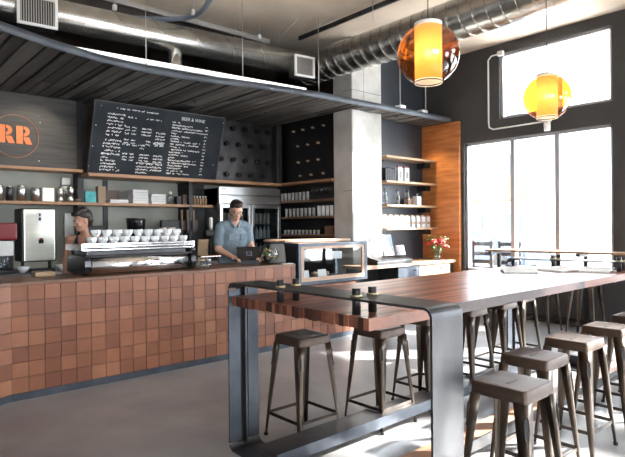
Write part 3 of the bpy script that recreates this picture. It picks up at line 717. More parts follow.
for x, y in ((65, .06), (595, .07), (52, .33), (48, .62), (575, .75), (40, .9)):
    MB().ell(mt @ V(fx(x), fy(y), -.002), .008, 8, 6).build('screw', M['rod'], cb)

# ------------------------------------------------------------------ bottle racks
rk = thing('wine_rack', 'grey steel bottle rack with round holes, facing the room above the fridge', 'bottle rack', (0, 0, 0))

tag(MB().rbox((5.94, 7.62, 2.276), (6.05, 7.76, 3.3), .01).build('corner_post', M['band_steel']), 'vertical steel post in the corner between the two bottle racks', 'post')
rk2 = thing('wine_rack', 'black bottle rack on the side wall next to the concrete column', 'bottle rack', (0, 0, 0))
MB().box((6.14, 6.34, 2.282), (6.16, 7.62, 3.3)).build('face_panel', M['black'], rk2)
bt = thing('wine_bottle', 'x', 'bottle', (0, 0, 0), group='wine bottles in the steel rack above the fridge')
MB().lathe([(.036, .0), (.038, -.02), (.038, -.06)], (0, 0, 0), 16, axis=(0, 1, 0)).build('body', M['black_gloss'], bt)
MB().lathe([(.014, 0), (.015, .045)], (0, 0, 0), 12, axis=(0, -1, 0)).build('neck', M['red'], bt)
first = True; hl = MB()
rows = ((3.17, (4.86, 5.10, 5.34, 5.60, 5.83)), (2.90, (4.97, 5.21, 5.46, 5.71)), (2.64, (4.86, 5.10, 5.34, 5.60, 5.83)), (2.39, (4.97, 5.21, 5.46, 5.71)))
rn = ('top', 'second', 'third', 'bottom')
for ri, (z, xs) in enumerate(rows):
    for ci, x in enumerate(xs):
        hl.cyl((x, 7.776, z), (x, 7.781, z), .052, n=24, mi=1)
        b_ = put(bt, (x, 7.775, z), 0, 'dark wine bottle, %s from the left in the %s row above the fridge' % (words[ci], rn[ri]))
hl.box((4.76, 7.78, 2.276), (5.98, 7.80, 3.3)).build('face_panel', [M['dark_steel'], M['black']], rk)
bt2 = thing('wine_bottle', 'x', 'bottle', (0, 0, 0), group='wine bottles in the black rack by the column')
MB().lathe([(.036, 0), (.038, .02), (.038, .05)], (0, 0, 0), 16, axis=(1, 0, 0)).build('body', M['black_gloss'], bt2)
MB().lathe([(.015, 0), (.016, .05)], (0, 0, 0), 12, axis=(-1, 0, 0)).build('cap', M['wood_pale'], bt2)
first = True
for ri, (z, ys) in enumerate(((3.17, (7.38, 7.13, 6.87, 6.60)), (2.90, (7.26, 7.0, 6.74)), (2.62, (7.26, 7.0, 6.74)), (2.38, (7.2, 6.92, 6.62)))):
    for ci, y in enumerate(ys): put(bt2, (6.135, y, z), 0, 'pale capped bottle, %s from the corner post in the %s row of the black rack' % (words[ci], rn[ri]))

# ------------------------------------------------------------------ side shelves with glassware
zsh = (1.955, 1.675, 1.365)
nm_ = ('upper', 'middle', 'lower')
for k_, z in enumerate(zsh):
    tag(MB().rbox((6.05, 6.33, z - .035), (6.358, 7.9, z), .004).build('wall_shelf', M['wood_dark']), '%s dark wooden shelf on the side wall between fridge and column' % nm_[k_], 'shelf', 'shelves on the side wall')
first = True
gl = thing('glass_tumbler', 'x', 'glass', (0, 0, 0), group='pale glasses on the side shelves')
MB().lathe([(.025, 0), (.028, .145), (.025, .145), (.022, .01)], n=14).build('tumbler', M['pale_glass'], gl)
for k_, (z, ys) in enumerate(((zsh[0], [7.74 - i * .1 for i in range(8)]), (zsh[1], [7.62 - i * .105 for i in range(8)]))):
    for i, y in enumerate(ys): put(gl, (6.14, y, z + .001), 0, '%s pale tumbler from the corner on the %s side shelf' % (words[i], nm_[k_]))
first = True
mg = thing('white_mug', 'x', 'mug', (0, 0, 0), group='taller white cups on the middle side shelf')
MB().lathe([(.029, 0), (.032, .17), (.029, .17), (.024, .01)], n=14).build('mug', M['porcelain'], mg)
for i in range(4): put(mg, (6.13, 6.74 - i * .1, zsh[1] + .001), 0, '%s taller white cup beside the column on the middle side shelf' % words[i])
first = True
wg = thing('wine_glass', 'x', 'glass', (0, 0, 0), group='stemmed glasses on the upper side shelf')
MB().lathe([(.035, 0), (.034, .003), (.004, .01), (.004, .09), (.03, .12), (.038, .16), (.032, .21), (.030, .21), (.034, .16), (.026, .125)], n=14).build('glass', M['clear'], wg)
for i in range(5): put(wg, (6.14, 6.90 - i * .11, zsh[0] + .001), 0, '%s stemmed glass from the tumblers on the upper side shelf' % words[i])
first = True
sg2 = thing('shot_glass', 'x', 'glass', (0, 0, 0), group='small glasses on the lower side shelf')
MB().lathe([(.02, 0), (.026, .075), (.023, .075), (.018, .015)], n=12).build('glass', M['pale_glass'], sg2)
for i in range(10): put(sg2, (6.14, 7.66 - i * .098, zsh[2] + .001), 0, '%s small glass from the corner on the lower side shelf' % words[i])
tag(MB().rbox((-.08, -.1, 0), (.08, .1, .14), .006).build('wooden_box', M['wood_dark'], loc=(6.2, 6.50, zsh[2] + .001)), 'small wooden box at the column end of the lower side shelf', 'box')

# ------------------------------------------------------------------ fridge
fx0, fx1, fy0 = 4.76, 6.03, 7.66
fr_ = thing('glass_door_fridge', 'tall stainless fridge with two glass doors behind the man', 'fridge', (fx0, fy0, 0))
b_ = MB(); W_f = fx1 - fx0
b_.box((0, .45, .05), (W_f, .48, 2.15)); b_.box((0, .05, .05), (.03, .45, 2.15)); b_.box((W_f - .03, .05, .05), (W_f, .45, 2.15)); b_.box((0, .05, .05), (W_f, .45, .25)); b_.box((0, .05, 1.88), (W_f, .45, 2.15))
b_.build('cabinet', M['steel'], fr_)
MB().rbox((0, .0, 2.04), (W_f, .05, 2.17), .006).build('top_panel', M['steel'], fr_)
MB().rbox((0, .0, 1.89), (W_f, .05, 2.03), .006).build('vent_panel', M['steel'], fr_)
MB().box((.05, -.002, 2.125), (.13, 0, 2.14)).build('badge', M['black'], fr_)
MB().box((0.03, .05, .25), (W_f - .03, .44, 1.88), ).build('interior_lining', M['black'], fr_) if False else None
MB().rbox((0, .0, .05), (W_f, .05, .3), .006).build('lower_panel', M['black'], fr_)
for i in range(2):
    a = .005 + i * W_f / 2; b = a + W_f / 2 - .01; d_ = MB()
    d_.rbox((a, -.02, .31), (a + .055, .03, 1.88), .006); d_.rbox((b - .055, -.02, .31), (b, .03, 1.88), .006); d_.rbox((a + .055, -.02, 1.82), (b - .055, .03, 1.88), .006); d_.rbox((a + .055, -.02, .31), (b - .055, .03, .38), .006)
    dd = d_.build('door', M['steel'], fr_); MB().box((a + .055, 0, .38), (b - .055, .006, 1.82)).build('door_glass', M['fridge_glass'], dd)
    hx = b - .03 if i == 0 else a + .03
    MB().cyl((hx, -.045, .8), (hx, -.045, 1.5), .01, n=8).build('door_handle', M['black'], dd)
for z in (.7, 1.0, 1.3, 1.56): MB().box((.03, .07, z - .012), (W_f - .03, .43, z)).build('shelf', M['rod'], fr_)
MB().box((.03, .435, .25), (W_f - .03, .449, 1.88)).build('lining', M['black'], fr_)
first = True
dk_ = thing('drink_can', 'x', 'can', (0, 0, 0), group='pale drink cans in the fridge')
MB().lathe([(.028, 0), (.03, .01), (.03, .17), (.024, .18)], n=14).build('can', M['porcelain_warm'], dk_)
for i in range(12):
    put(dk_, (fx0 + .09 + i * .085 + (.06 if i > 5 else 0), fy0 + .12, 1.561), 0, '%s pale can from the left on the top shelf inside the fridge' % words[i])
first = True
db = thing('water_bottle', 'x', 'bottle', (0, 0, 0), group='pale bottles in the fridge')
MB().lathe([(.027, 0), (.03, .01), (.03, .13), (.012, .18), (.012, .21)], n=14).build('bottle', M['porcelain'], db)
MB().cyl((0, 0, .21), (0, 0, .225), .014, n=10).build('cap', M['teal'], db)
for k_, z in enumerate((1.301, 1.001)):
    for i in range(12): put(db, (fx0 + .09 + i * .085 + (.06 if i > 5 else 0), fy0 + .12, z), 0, '%s pale bottle from the left on the %s shelf inside the fridge' % (words[i], ('second', 'third')[k_]))

# ------------------------------------------------------------------ slatted canopy over the counter
edge = [(-2.2, 2.9), (-1.4, 3.45), (-.6, 4.05), (.0, 4.55), (.5, 5.02), (.85, 5.33), (1.165, 5.54), (1.606, 5.736), (2.184, 5.913), (2.75, 5.985), (3.2, 5.965), (3.68, 5.874), (4.345, 5.73), (5.155, 5.63), (6.46, 5.575), (7.37, 5.54), (8.19, 5.53)]
def eY(x):
    for (a, b), (c, d) in zip(edge, edge[1:]):
        if a <= x <= c: return b + (d - b) * (x - a) / (c - a)
    return edge[0][1] if x < edge[0][0] else edge[-1][1]
cn = thing('slatted_canopy', 'curved canopy of dark boards with a steel edge hanging over the counter', 'canopy', (0, 0, 0))
fs_ = MB()
for (a, b), (c, d) in zip(edge, edge[1:]):
    t_ = V(c - a, d - b, 0); n_ = V(t_.y, -t_.x, 0).normalized() * .012
    vs_ = [V(a, b, 3.30), V(c, d, 3.30), V(c, d, 3.385), V(a, b, 3.385)]
    vs_ = vs_ + [v - n_ for v in vs_]
    fs_.add(vs_, [(0, 1, 2, 3), (7, 6, 5, 4), (0, 4, 5, 1), (3, 2, 6, 7)], True)
fs_.build('steel_edge', M['fascia'], cn)
sl = MB(); x = -2.15
while x < 8.15:
    wd = random.choice((.09, .14, .14, .19)); wd = min(wd, 8.17 - x)
    if wd < .03: break
    xa, xb = x + .006, x + wd - random.choice((.014, .018, .032))
    z0_ = 3.31 + random.uniform(-.004, .012)
    yb_ = YB - .02 if xa < 6.36 else 6.12
    segs = [(eY(xa) + .02, yb_)]
    if xa < 6.78 and xb > 6.06: segs = [(eY(xa) + .02, 5.89)]
    for (ya, yb2) in segs:
        # board lengths butt end to end
        y_ = ya; cuts_ = [ya]
        while y_ < yb2 - .9:
            y_ += random.uniform(.8, 1.9)
            if y_ < yb2 - .3: cuts_.append(y_)
        cuts_.append(yb2)
        for p, q_ in zip(cuts_, cuts_[1:]):
            zz = z0_ + random.uniform(-.003, .003); r_ = random.random()
            dya = eY(xb) + .02 - eY(xa) - .02 if p == ya else 0
            vs_ = [(xa, p, zz), (xb, p + dya, zz), (xb, q_ - .004, zz), (xa, q_ - .004, zz)]
            sl.add([V(*v) for v in vs_] + [V(v[0], v[1], v[2] + .02) for v in vs_], [(0, 3, 2, 1), (4, 5, 6, 7), (0, 1, 5, 4), (1, 2, 6, 5), (2, 3, 7, 6), (3, 0, 4, 7)], rnd=r_)
    x += wd
sl.build('slat_boards', M['slat'], cn)
tp_ = MB()
po_ = [(a, b + .012) for a, b in edge if a <= 6.05] + [(6.06, 5.6), (6.06, YB - .02), (-2.2, YB - .02)]
tp_.prism(po_, 3.352, 3.366); tp_.prism([(6.06, 5.60), (7.37, 5.555), (8.19, 5.545), (8.19, 6.12), (6.79, 6.12), (6.79, 5.885), (6.06, 5.885)], 3.352, 3.366)
tp_.build('deck', M['black'], cn)
# puck lights under the canopy, uplight boxes above it
first = True
pk = thing('puck_light', 'x', 'spotlight', (0, 0, 0), group='small spotlights under the canopy')
MB().lathe([(.03, 0), (.034, -.012), (.02, -.02), (.018, -.005)], n=16).build('housing', M['dark_steel'], pk)
MB().cyl((0, 0, -.004), (0, 0, -.007), .017, n=14).build('lens', emit('spot_lens', (1, .95, .85), 9), pk)
lbs = ['small round spotlight under the canopy above the RR sign', 'small round spotlight under the canopy just left of the chalkboard', 'small round spotlight under the canopy over the middle of the chalkboard', 'small round spotlight under the canopy before the steel bottle rack', 'left small spotlight under the canopy above the niche shelves', 'right small spotlight under the canopy above the niche shelves']
for (x, y), lb in zip(((2.27, 7.0), (2.72, 7.05), (3.9, 6.9), (5.15, 6.9), (7.0, 5.78), (7.62, 5.78)), lbs): put(pk, (x, y, 3.306), 0, lb)
def spot(loc, tgt, e, col_, ang_=70):
    l = bpy.data.lights.new('spot', 'SPOT'); l.energy = e; l.color = col_; l.spot_size = R(ang_); l.spot_blend = .6; l.shadow_soft_size = .03
    o = bpy.data.objects.new('spot', l); C.objects.link(o); o.location = loc; o.rotation_euler = (Vector(tgt) - Vector(loc)).to_track_quat('-Z', 'Y').to_euler()
spot((2.27, 7.0, 3.27), (2.0, 8, 2.5), 14, (1, .85, .65)); spot((2.72, 7.05, 3.27), (2.9, 7.7, 1.8), 10, (1, .85, .65))
spot((3.9, 6.9, 3.27), (3.9, 7.6, 1.6), 16, (1, .88, .7)); spot((5.15, 6.9, 3.27), (5.2, 7.7, 2.0), 12, (1, .9, .78))
spot((7.0, 5.78, 3.27), (7.2, 6.1, 1.2), 16, (1, .86, .62), 80); spot((7.62, 5.78, 3.27), (7.9, 5.8, 1.2), 26, (1, .8, .5), 90)
for x, lb in ((6.98, 'white uplight box on the canopy edge beside the column'), (7.56, 'white uplight box on the canopy edge left of the orange panel')):
    tag(MB().rbox((-.07, -.06, 0), (.07, .06, .09), .006).build('uplight_box', M['white_metal'], loc=(x, 5.68, 3.367)), lb, 'light box', 'uplight boxes on the canopy')

# ------------------------------------------------------------------ niche: wood panel, shelves, desk
struct(MB().box((8.14, 5.35, 0), (8.2, 6.13, 3.298)).build('wall_panel', M['wood_panel']))
nz = (2.655, 2.245, 1.85, 1.465); nn = ('top', 'second', 'third', 'lowest')
for k_, z in enumerate(nz):
    t_ = thing('niche_shelf', '%s pale wooden shelf in the niche between column and orange panel' % nn[k_], 'shelf', (0, 0, 0), group='shelves in the niche')
    MB().rbox((6.78, 5.81, z - .035), (8.138, 6.128, z), .004).build('board', M['wood_pale'], t_)
    MB().box((7.98, 5.95, z - .12), (8.135, 6.125, z - .037)).build('bracket', M['black'], t_)
for i in range(6):
    o = MB().rbox((-.018, -.09, 0), (.018, .09, .20 + .012 * (i % 3)), .002).build('black_book', M['black'], loc=(6.86 + i * .047, 5.98, nz[1] + .001)); tag(o, '%s dark book from the column on the second niche shelf' % words[i], 'book', 'dark books in the niche')
for x, lb in ((7.22, 'white coffee bag with red top on the second niche shelf, beside the books'), (7.40, 'white coffee bag with red top on the second niche shelf, farther from the books')):
    t_ = thing('coffee_bag', lb, 'coffee bag', (x, 5.92, nz[1] + .001), group='white and red bags')
    MB().rbox((-.055, -.035, 0), (.055, .035, .24), .008).build('bag', M['white_paper'], t_); MB().rbox((-.056, -.02, .24), (.056, .02, .265), .004).build('bag_top', M['red'], t_); MB().rbox((-.035, -.037, .06), (.03, -.035, .17), .001).build('label_print', M['grille'], t_)
def siphon(x, label):
    t_ = thing('siphon_brewer', label, 'coffee maker', (x, 5.95, nz[2] + .001), group='siphon coffee makers')
    MB().cyl((0, 0, 0), (0, 0, .012), .05, n=16).build('base', M['black'], t_)
    MB().tube([(.05, 0, .01), (.06, 0, .12), (.03, 0, .19)], .005, 6).build('stand', M['steel'], t_)
    MB().lathe([(.01, .03), (.04, .055), (.045, .08), (.03, .11), (.012, .13)], n=16).build('flask', M['clear'], t_)
    MB().lathe([(.012, .13), (.034, .15), (.036, .23), (.03, .24)], n=16).build('upper_glass', M['clear'], t_)
    MB().ell((0, 0, .25), .018, 10, 6).build('lid', M['black'], t_)
siphon(6.88, 'glass siphon coffee maker nearest the column on the third niche shelf'); siphon(7.20, 'second glass siphon coffee maker from the column on the third niche shelf'); siphon(7.47, 'third glass siphon coffee maker from the column on the third niche shelf')
t_ = thing('white_grinder', 'white hand grinder with a crank beside the siphons on the third niche shelf', 'grinder', (7.72, 5.93, nz[2] + .001))
MB().rbox((-.06, -.05, 0), (.06, .05, .16), .008).build('box', M['white_paper'], t_); MB().tube([(0, 0, .16), (0, 0, .2), (.05, 0, .205)], .006, 6).build('crank', M['steel'], t_)
o = MB().rbox((-.06, -.05, 0), (.06, .05, .12), .008).build('copper_pot', M['wood_case'], loc=(7.60, 6.03, nz[2] + .001)); tag(o, 'brown box behind the white hand grinder in the niche', 'box')
first = True
cb_ = thing('coffee_bag', 'x', 'coffee bag', (0, 0, 0), group='coffee bags on the lowest niche shelf')
MB().rbox((-.045, -.03, 0), (.045, .03, .19), .006).build('bag', M['white_paper'], cb_); MB().rbox((-.046, -.0315, .06), (.046, -.029, .10), .001).build('label_print', M['wood_case'], cb_); MB().rbox((-.046, -.012, .19), (.046, .012, .215), .003).build('bag_top', M['wood_pale'], cb_)
for i in range(9): put(cb_, (6.84 + i * .145, 5.92, nz[3] + .001), 0, '%s white coffee bag from the column on the lowest niche shelf' % words[i])
dz = .905
dk = thing('condiment_desk', 'low cabinet with a wooden top beneath the niche shelves', 'cabinet', (0, 0, 0))
MB().rbox((5.82, 5.41, dz - .045), (8.13, 5.885, dz), .004).build('worktop', M['wood_case'], dk)
MB().rbox((6.775, 5.885, dz - .045), (8.13, 6.12, dz), .004).build('rear_worktop', M['wood_case'], dk)
MB().box((5.9, 5.85, .05), (6.60, 5.88, dz - .047)).build('back_panel', M['black'], dk)
MB().box((6.60, 5.47, .05), (8.10, 5.88, dz - .047)).build('carcass', M['black'], dk)
for a, b, mt_, nm in ((6.60, 7.12, 'blue_steel', 'door'), (7.13, 7.98, 'wood_pale', 'door')):
    d_ = MB().rbox((a, 5.44, .1), (b, 5.468, dz - .05), .004).build(nm, M[mt_], dk)
    MB().cyl(((a + b) / 2 + .16, 5.44, dz - .12), ((a + b) / 2 + .16, 5.425, dz - .12), .014, n=12).build('door_knob', M['black'], d_)
# shelf below left part, with magazines rack on top
mr = thing('card_display', 'black tiered stand of leaflets on the desk beside the column', 'leaflet stand', (6.56, 5.62, dz + .001))
MB().rbox((-.42, -.16, 0), (.42, .14, .05), .008).build('tray', M['black'], mr)
MB().prism([(-.16, .05), (.1, .05), (.1, .12), (-.16, .07)], -.4, .4, M=Matrix(((0, 0, 1, 0), (1, 0, 0, 0), (0, 1, 0, 0), (0, 0, 0, 1)))).build('riser', M['dark_steel'], mr)
for i, (x, h_, w_, mt_, lb) in enumerate(((6.32, .30, .22, 'grey_paper', 'large white leaflet leaning on the stand beside the column'), (6.58, .34, .24, 'grey_paper', 'tall printed leaflet in the middle of the stand'), (6.84, .16, .2, 'grey_paper', 'short printed leaflet at the right of the stand'))):
    t_ = thing('leaflet', lb, 'leaflet', (x, 5.62 - .02 * i, dz + .125), group='leaflets on the stand')
    o = MB().rbox((-w_ / 2, -.012, 0), (w_ / 2, .012, h_), .003).build('page', M[mt_], t_); o.rotation_euler = (R(-14), 0, 0)
    for nm2, a_, b_, c_, d_, m2 in (('picture', -.40, .05, .50, .90, 'wood_case' if i == 0 else 'red'), ('print_panel', .10, .42, .40, .92, 'print_blue'), ('text_block', -.40, .42, .12, .34, 'grille')):
        o = MB().box((w_ * a_, -.0135, h_ * c_), (w_ * b_, -.0122, h_ * d_)).build(nm2, M[m2], t_); o.rotation_euler = (R(-14), 0, 0)
vs2 = thing('flower_vase', 'glass vase of red flowers on the desk before the orange panel', 'vase of flowers', (7.78, 5.55, dz + .001))
MB().lathe([(.045, 0), (.05, .02), (.05, .15), (.055, .165)], n=20).build('vase', M['clear'], vs2)
st_ = MB(); lf = MB(); heads = []
for i in range(11):
    a = i * 2.4; r_ = .03 + .015 * (i % 8); h_ = .27 + .10 * ((i * 7) % 5) / 4 - r_ * .4
    p = V(math.cos(a) * r_ * 1.6, math.sin(a) * r_ * 1.3, h_); heads.append(p)
    st_.tube([(0, 0, .03), (p.x * .4, p.y * .4, h_ * .6), p], .003, 5)
for i in range(30):
    a = random.uniform(0, 2 * PI); r_ = random.uniform(.05, .2); p = V(math.cos(a) * r_, math.sin(a) * r_, random.uniform(.18, .42))
    st_.tube([(0, 0, .1), p * .6 + V(0, 0, .05), p], .0018, 4); lf.ell(p, (.026, .010, .018), 6, 4, rot=(a, random.uniform(-1, 1), a))
st_.build('stem', M['leaf'], vs2); lf.build('foliage', M['leaf'], vs2)
for p in heads:
    h = MB()
    for k_ in range(3):
        for j in range(7):
            a = j * 2 * PI / 7 + k_ * .5; rr = .040 - k_ * .012
            h.ell(p + V(math.cos(a) * rr, math.sin(a) * rr, k_ * .010), (.025, .02, .016), 8, 6, rot=(0, .5, a))
    h.build('flower', M['flower_red'], vs2)

# ------------------------------------------------------------------ communal table
TX0, TX1, TY0, TY1, TZ = 2.0, 5.82, 1.835, 3.06, 1.04; TH = .058
tb = thing('communal_table', 'long communal butcher block bar table slung in steel band frames', 'table', (0, 0, 0))
top = MB(); n_ = 34; bw = (TY1 - TY0) / n_
for i in range(n_):
    y = TY0 + i * bw; x = TX0 + (random.uniform(-.008, .008)); first_ = True
    while x < TX1 - .01:
        ln_ = random.uniform(.5, 1.3) if not first_ else random.uniform(.25, 1.1); xe = min(x + ln_, TX1)
        if TX1 - xe < .2: xe = TX1
        dzb = random.uniform(0, .006)
        top.box((x, y, TZ - TH - dzb), (xe, y + bw, TZ), rnd=random.random(), mi=0); first_ = False; x = xe
topo = top.build('tabletop', [M['wood_top'], M['wood_end_dim_side']], tb)
for p in topo.data.polygons:
    if abs(p.normal.x) > .9 or abs(p.normal.y) > .9: p.material_index = 1  # end grain on the ends; long sides are same wood with shade painted in
ap = MB().box((TX0 + .25, TY0 + .2, TZ - .1), (TX1 - .25, TY0 + .25, TZ - TH - .008)).box((TX0 + .25, TY1 - .25, TZ - .1), (TX1 - .25, TY1 - .2, TZ - TH - .008)).build('under_rail', M['dark_steel'], tb)
YN, YR = 1.455, 3.115
def band_path(y0, y1, z0, z1, r, n=6):
    pts = []
    for cy, cz, a0 in ((y0 + r, z0 + r, 180), (y1 - r, z0 + r, 270), (y1 - r, z1 - r, 0), (y0 + r, z1 - r, 90)):
        for k_ in range(n + 1):
            a = R(a0 + 90 * k_ / n); pts.append((cy + r * math.cos(a), cz + r * math.sin(a)))
    return pts
def frame(xa, xb, name_parent, rear_split):
    zt = 1.13; th_ = .012
    fr = thing('x', 'x', 'x') if False else None
    o_ = band_path(YN, YR, 0, zt, .05); i_ = band_path(YN + th_, YR - th_, th_, zt - th_, .05 - th_)
    n = len(o_)
    mb = MB(); sm = True
    def strip(x0, x1, keep):
        vs = []
        for (y, z), (y2, z2) in zip(o_, i_): vs += [V(x0, y, z), V(x1, y, z), V(x1, y2, z2), V(x0, y2, z2)]
        fs = []
        for k_ in range(n):
            j = (k_ + 1) % n
            if not keep(k_, j): continue
            a, b = 4 * k_, 4 * j
            fs += [(a, b, b + 1, a + 1), (a + 2, b + 2, b + 3, a + 3), (a + 1, b + 1, b + 2, a + 2), (a + 3, b + 3, b, a)]
        mb.add(vs, fs, False)
    rear = lambda k_, j: (o_[k_][0] + o_[j][0]) / 2 > YR - .03 and .03 < (o_[k_][1] + o_[j][1]) / 2 < zt - .03 or False
    strip(xa, xb, lambda k_, j: not (rear_split and abs(o_[k_][0] - YR) < .002 and abs(o_[j][0] - YR) < .002))
    b = mb.build('frame_band', M['band_steel'], name_parent)
    if rear_split:
        g = (xb - xa); q = MB()
        q.box((xa, YR - th_, .05), (xa + g * .38, YR, zt - .05)); q.box((xb - g * .36, YR - th_, .05), (xb, YR, zt - .05))
        q.build('leg', M['blue_steel'], name_parent)
        MB().box((xa + g * .38, YR - th_ + .001 + .02, .02), (xb - g * .36, YR + .012 + .02, zt - .03)).build('leg_web', M['black'], name_parent)
        MB().box((xa + g * .5, YR - .03, .012), (xa + g * .56, YR + .01, zt - .014)).build('leg_fin', M['band_steel'], name_parent)
    return b
frame(1.995, 2.235, tb, True); frame(5.66, 5.90, tb, True)
for xx in (2.115, 5.78):
    for yy in (1.975, 2.615):
        for dx_ in (-.062, .062):
            bo_ = MB(); bo_.cyl((xx + dx_, yy, TZ - .0), (xx + dx_, yy, 1.175), .023, n=6 if False else 16)
            o = bo_.build('hanger_bolt', M['dark_steel'], tb)
            MB().cyl((xx + dx_, yy, 1.131), (xx + dx_, yy, 1.142), .031, n=16).build('washer', pbr('brass_washer', (.55, .46, .28), rough=.35, metal=.9) if 'brass' not in M else M['brass'], o)
# foot rails: angle section with dark top (far side), wooden top (near side)
def rail(y0, y1, z, topm, lipm, nm):
    o = MB().rbox((1.96, y0 + .012, z - .028), (5.92, y1, z), .003).build(nm, topm, tb)
    MB().rbox((1.96, y0, z - .075), (5.92, y0 + .012, z + .001), .003).build('rail_lip', lipm, o)
rail(2.545, 2.745, .15, M['dark_steel'], M['blue_steel'], 'foot_rail'); rail(1.885, 2.045, .15, M['foot_wood'], M['dark_steel'], 'foot_rail')
for xx in (1.99, 5.83): MB().box((xx, 1.9, .012), (xx + .07, 2.73, .12)).build('rail_support', M['dark_steel'], tb)
# newspapers
first = True
def newspaper(x, y, rz, w_, d_, label):
    t_ = thing('newspaper', label, 'newspaper', (x, y, TZ), rz, group='newspapers on the table')
    mb = MB(); n = 10
    for s_, z0_ in ((0, .001), (1, .009)):
        vs = []; 
        for i in range(n + 1):
            u = i / n; z = z0_ + .012 * math.sin(u * PI) + (.02 * u * u if s_ else 0)
            for v_ in (0, 1): vs += [V((u - .5) * w_ + s_ * .01, (v_ - .5) * d_, z), V((u - .5) * w_ + s_ * .01, (v_ - .5) * d_, z + .005)]
        fs = []
        for i in range(n):
            a = 4 * i; b = a + 4
            fs += [(a, b, b + 2, a + 2), (a + 1, a + 3, b + 3, b + 1), (a, a + 1, b + 1, b), (a + 2, b + 2, b + 3, a + 3)]
        fs += [(0, 2, 3, 1), (4 * n, 4 * n + 1, 4 * n + 3, 4 * n + 2)]
        mb.add(vs, fs, False)
    mb.build('sheets', M['news'], t_)
newspaper(4.98, 2.62, R(35), .42, .30, 'folded newspaper lying nearest the table middle'); newspaper(5.40, 2.38, R(-15), .38, .3, 'open newspaper lying between two others at the far end of the table'); newspaper(5.5, 2.1, R(10), .32, .26, 'newspaper lying nearest the right edge of the table')

# ------------------------------------------------------------------ stools
def make_stool(loc, label, rz=0, group='metal bar stools'):
    t_ = thing('bar_stool', label, 'bar stool', loc, rz, group)
    h = .73; a = .137; s_ = MB()
    # seat: pressed pan with rounded corners, skirt and centre slot
    def rr(a_, r, z, n=5):
        pts = []
        for cx, cy, a0 in ((a_ - r, a_ - r, 0), (-(a_ - r), a_ - r, 90), (-(a_ - r), -(a_ - r), 180), (a_ - r, -(a_ - r), 270)):
            for k_ in range(n + 1):
                t = R(a0 + 90 * k_ / n); pts.append(V(cx + r * math.cos(t), cy + r * math.sin(t), z))
        return pts
    rings = [rr(a + .010, .018, h - .060), rr(a + .005, .018, h - .008), rr(a + .001, .018, h - .001), rr(a - .006, .018, h), rr(a - .05, .03, h - .004), rr(.052, .014, h - .006)]
    n = len(rings[0]); vs = [p for r_ in rings for p in r_]; fs = []
    for k_ in range(len(rings) - 1): fs += [(k_ * n + i, k_ * n + (i + 1) % n, (k_ + 1) * n + (i + 1) % n, (k_ + 1) * n + i) for i in range(n)]
    sm = [True] * len(fs); fs.append(tuple(range((len(rings) - 1) * n, len(rings) * n))); sm.append(True)
    s_.add(vs, fs, sm)
    s_.build('seat', M['seat'], t_)
    MB().prism([(-.045, -.008), (.045, -.008), (.051, 0), (.045, .008), (-.045, .008), (-.051, 0)], h - .0062, h - .0042).build('hand_slot', M['black'], t_)
    for sx, sy in ((1, 1), (-1, 1), (-1, -1), (1, -1)):
        l = MB(); K = 7; rings = []
        for k_ in range(K + 1):
            u = k_ / K; z = (h - .055) * (1 - u) + .012 * u; c = (.150) + (.198 - .150) * u
            fl = .066 * (1 - u) ** 1.0 + .020 * u; r = .016 * (1 - u) + .009 * u; th_ = .004
            def prof(c_, fl_, r_):
                p = [(c_ - fl_, c_)]
                for q in range(5):
                    t = R(90 - 90 * q / 4); p.append((c_ - r_ + r_ * math.cos(t), c_ - r_ + r_ * math.sin(t)))
                p.append((c_, c_ - fl_)); return p
            op = prof(c, fl, r); ip = prof(c - th_, fl - th_, max(r - th_, .003))
            rings.append([V(x * sx, y * sy, z) for x, y in op] + [V(x * sx, y * sy, z) for x, y in reversed(ip)])
        n = len(rings[0]); vs = [p for r_ in rings for p in r_]; fs = []
        for k_ in range(K): fs += [(k_ * n + i, k_ * n + (i + 1) % n, (k_ + 1) * n + (i + 1) % n, (k_ + 1) * n + i) for i in range(n)]
        fs += [tuple(range(n)), tuple(range(K * n, (K + 1) * n))]
        l.add(vs, fs, [True] * (len(fs) - 2) + [False] * 2)
        lo = l.build('leg', M['stool'], t_)
        # pressed slot on the folded corner
        e_ = MB(); d = V(sx, sy, 0).normalized(); tn = V(-d.y, d.x, 0)
        def cpt(z): 
            u = (h - .055 - z) / (h - .067); c = .150 + .048 * u; r = .016 * (1 - u) + .009 * u
            q = c - r + r * .7071; return V(q * sx, q * sy, z)
        ring_o = []; 
        for k_ in range(16):
            t = 2 * PI * k_ / 16; zz = .565 + .045 * math.sin(t) + (.012 if math.sin(t) > 0 else -.012)
            p = cpt(zz) + tn * (.011 * math.cos(t)) + d * .0035 - d * abs(.011 * math.cos(t)) * .35; ring_o.append(p)
        e_.tube(ring_o, .003, 5, closed=True); e_.build('slot_rim', M['stool'], lo)
        MB().add([p - d * .0002 for p in ring_o], [tuple(range(16))]).build('slot', M['black'], lo)
        MB().lathe([(.013, 0), (.015, .005), (.014, .02)], (sx * .190, sy * .190, 0), 12).build('rubber_foot', M['rubber'], lo)
    z = .165; c = .180
    for k_, (p, q_) in enumerate((((-c, -c), (c, -c)), ((c, -c), (c, c)), ((c, c), (-c, c)), ((-c, c), (-c, -c)))):
        p0 = V(*p, z); p1 = V(*q_, z); d = (p1 - p0).normalized(); w_ = V(-d.y, d.x, 0) * .003; p0 += d * .012; p1 -= d * .012
        vs = [p0 - w_, p1 - w_, p1 + w_, p0 + w_]; vs = [v - V(0, 0, .011) for v in vs] + [v + V(0, 0, .011) for v in vs]
        MB().add(vs, [(0, 3, 2, 1), (4, 5, 6, 7), (0, 1, 5, 4), (1, 2, 6, 5), (2, 3, 7, 6), (3, 0, 4, 7)]).build('stretcher', M['stool_dark'], t_)
    return t_
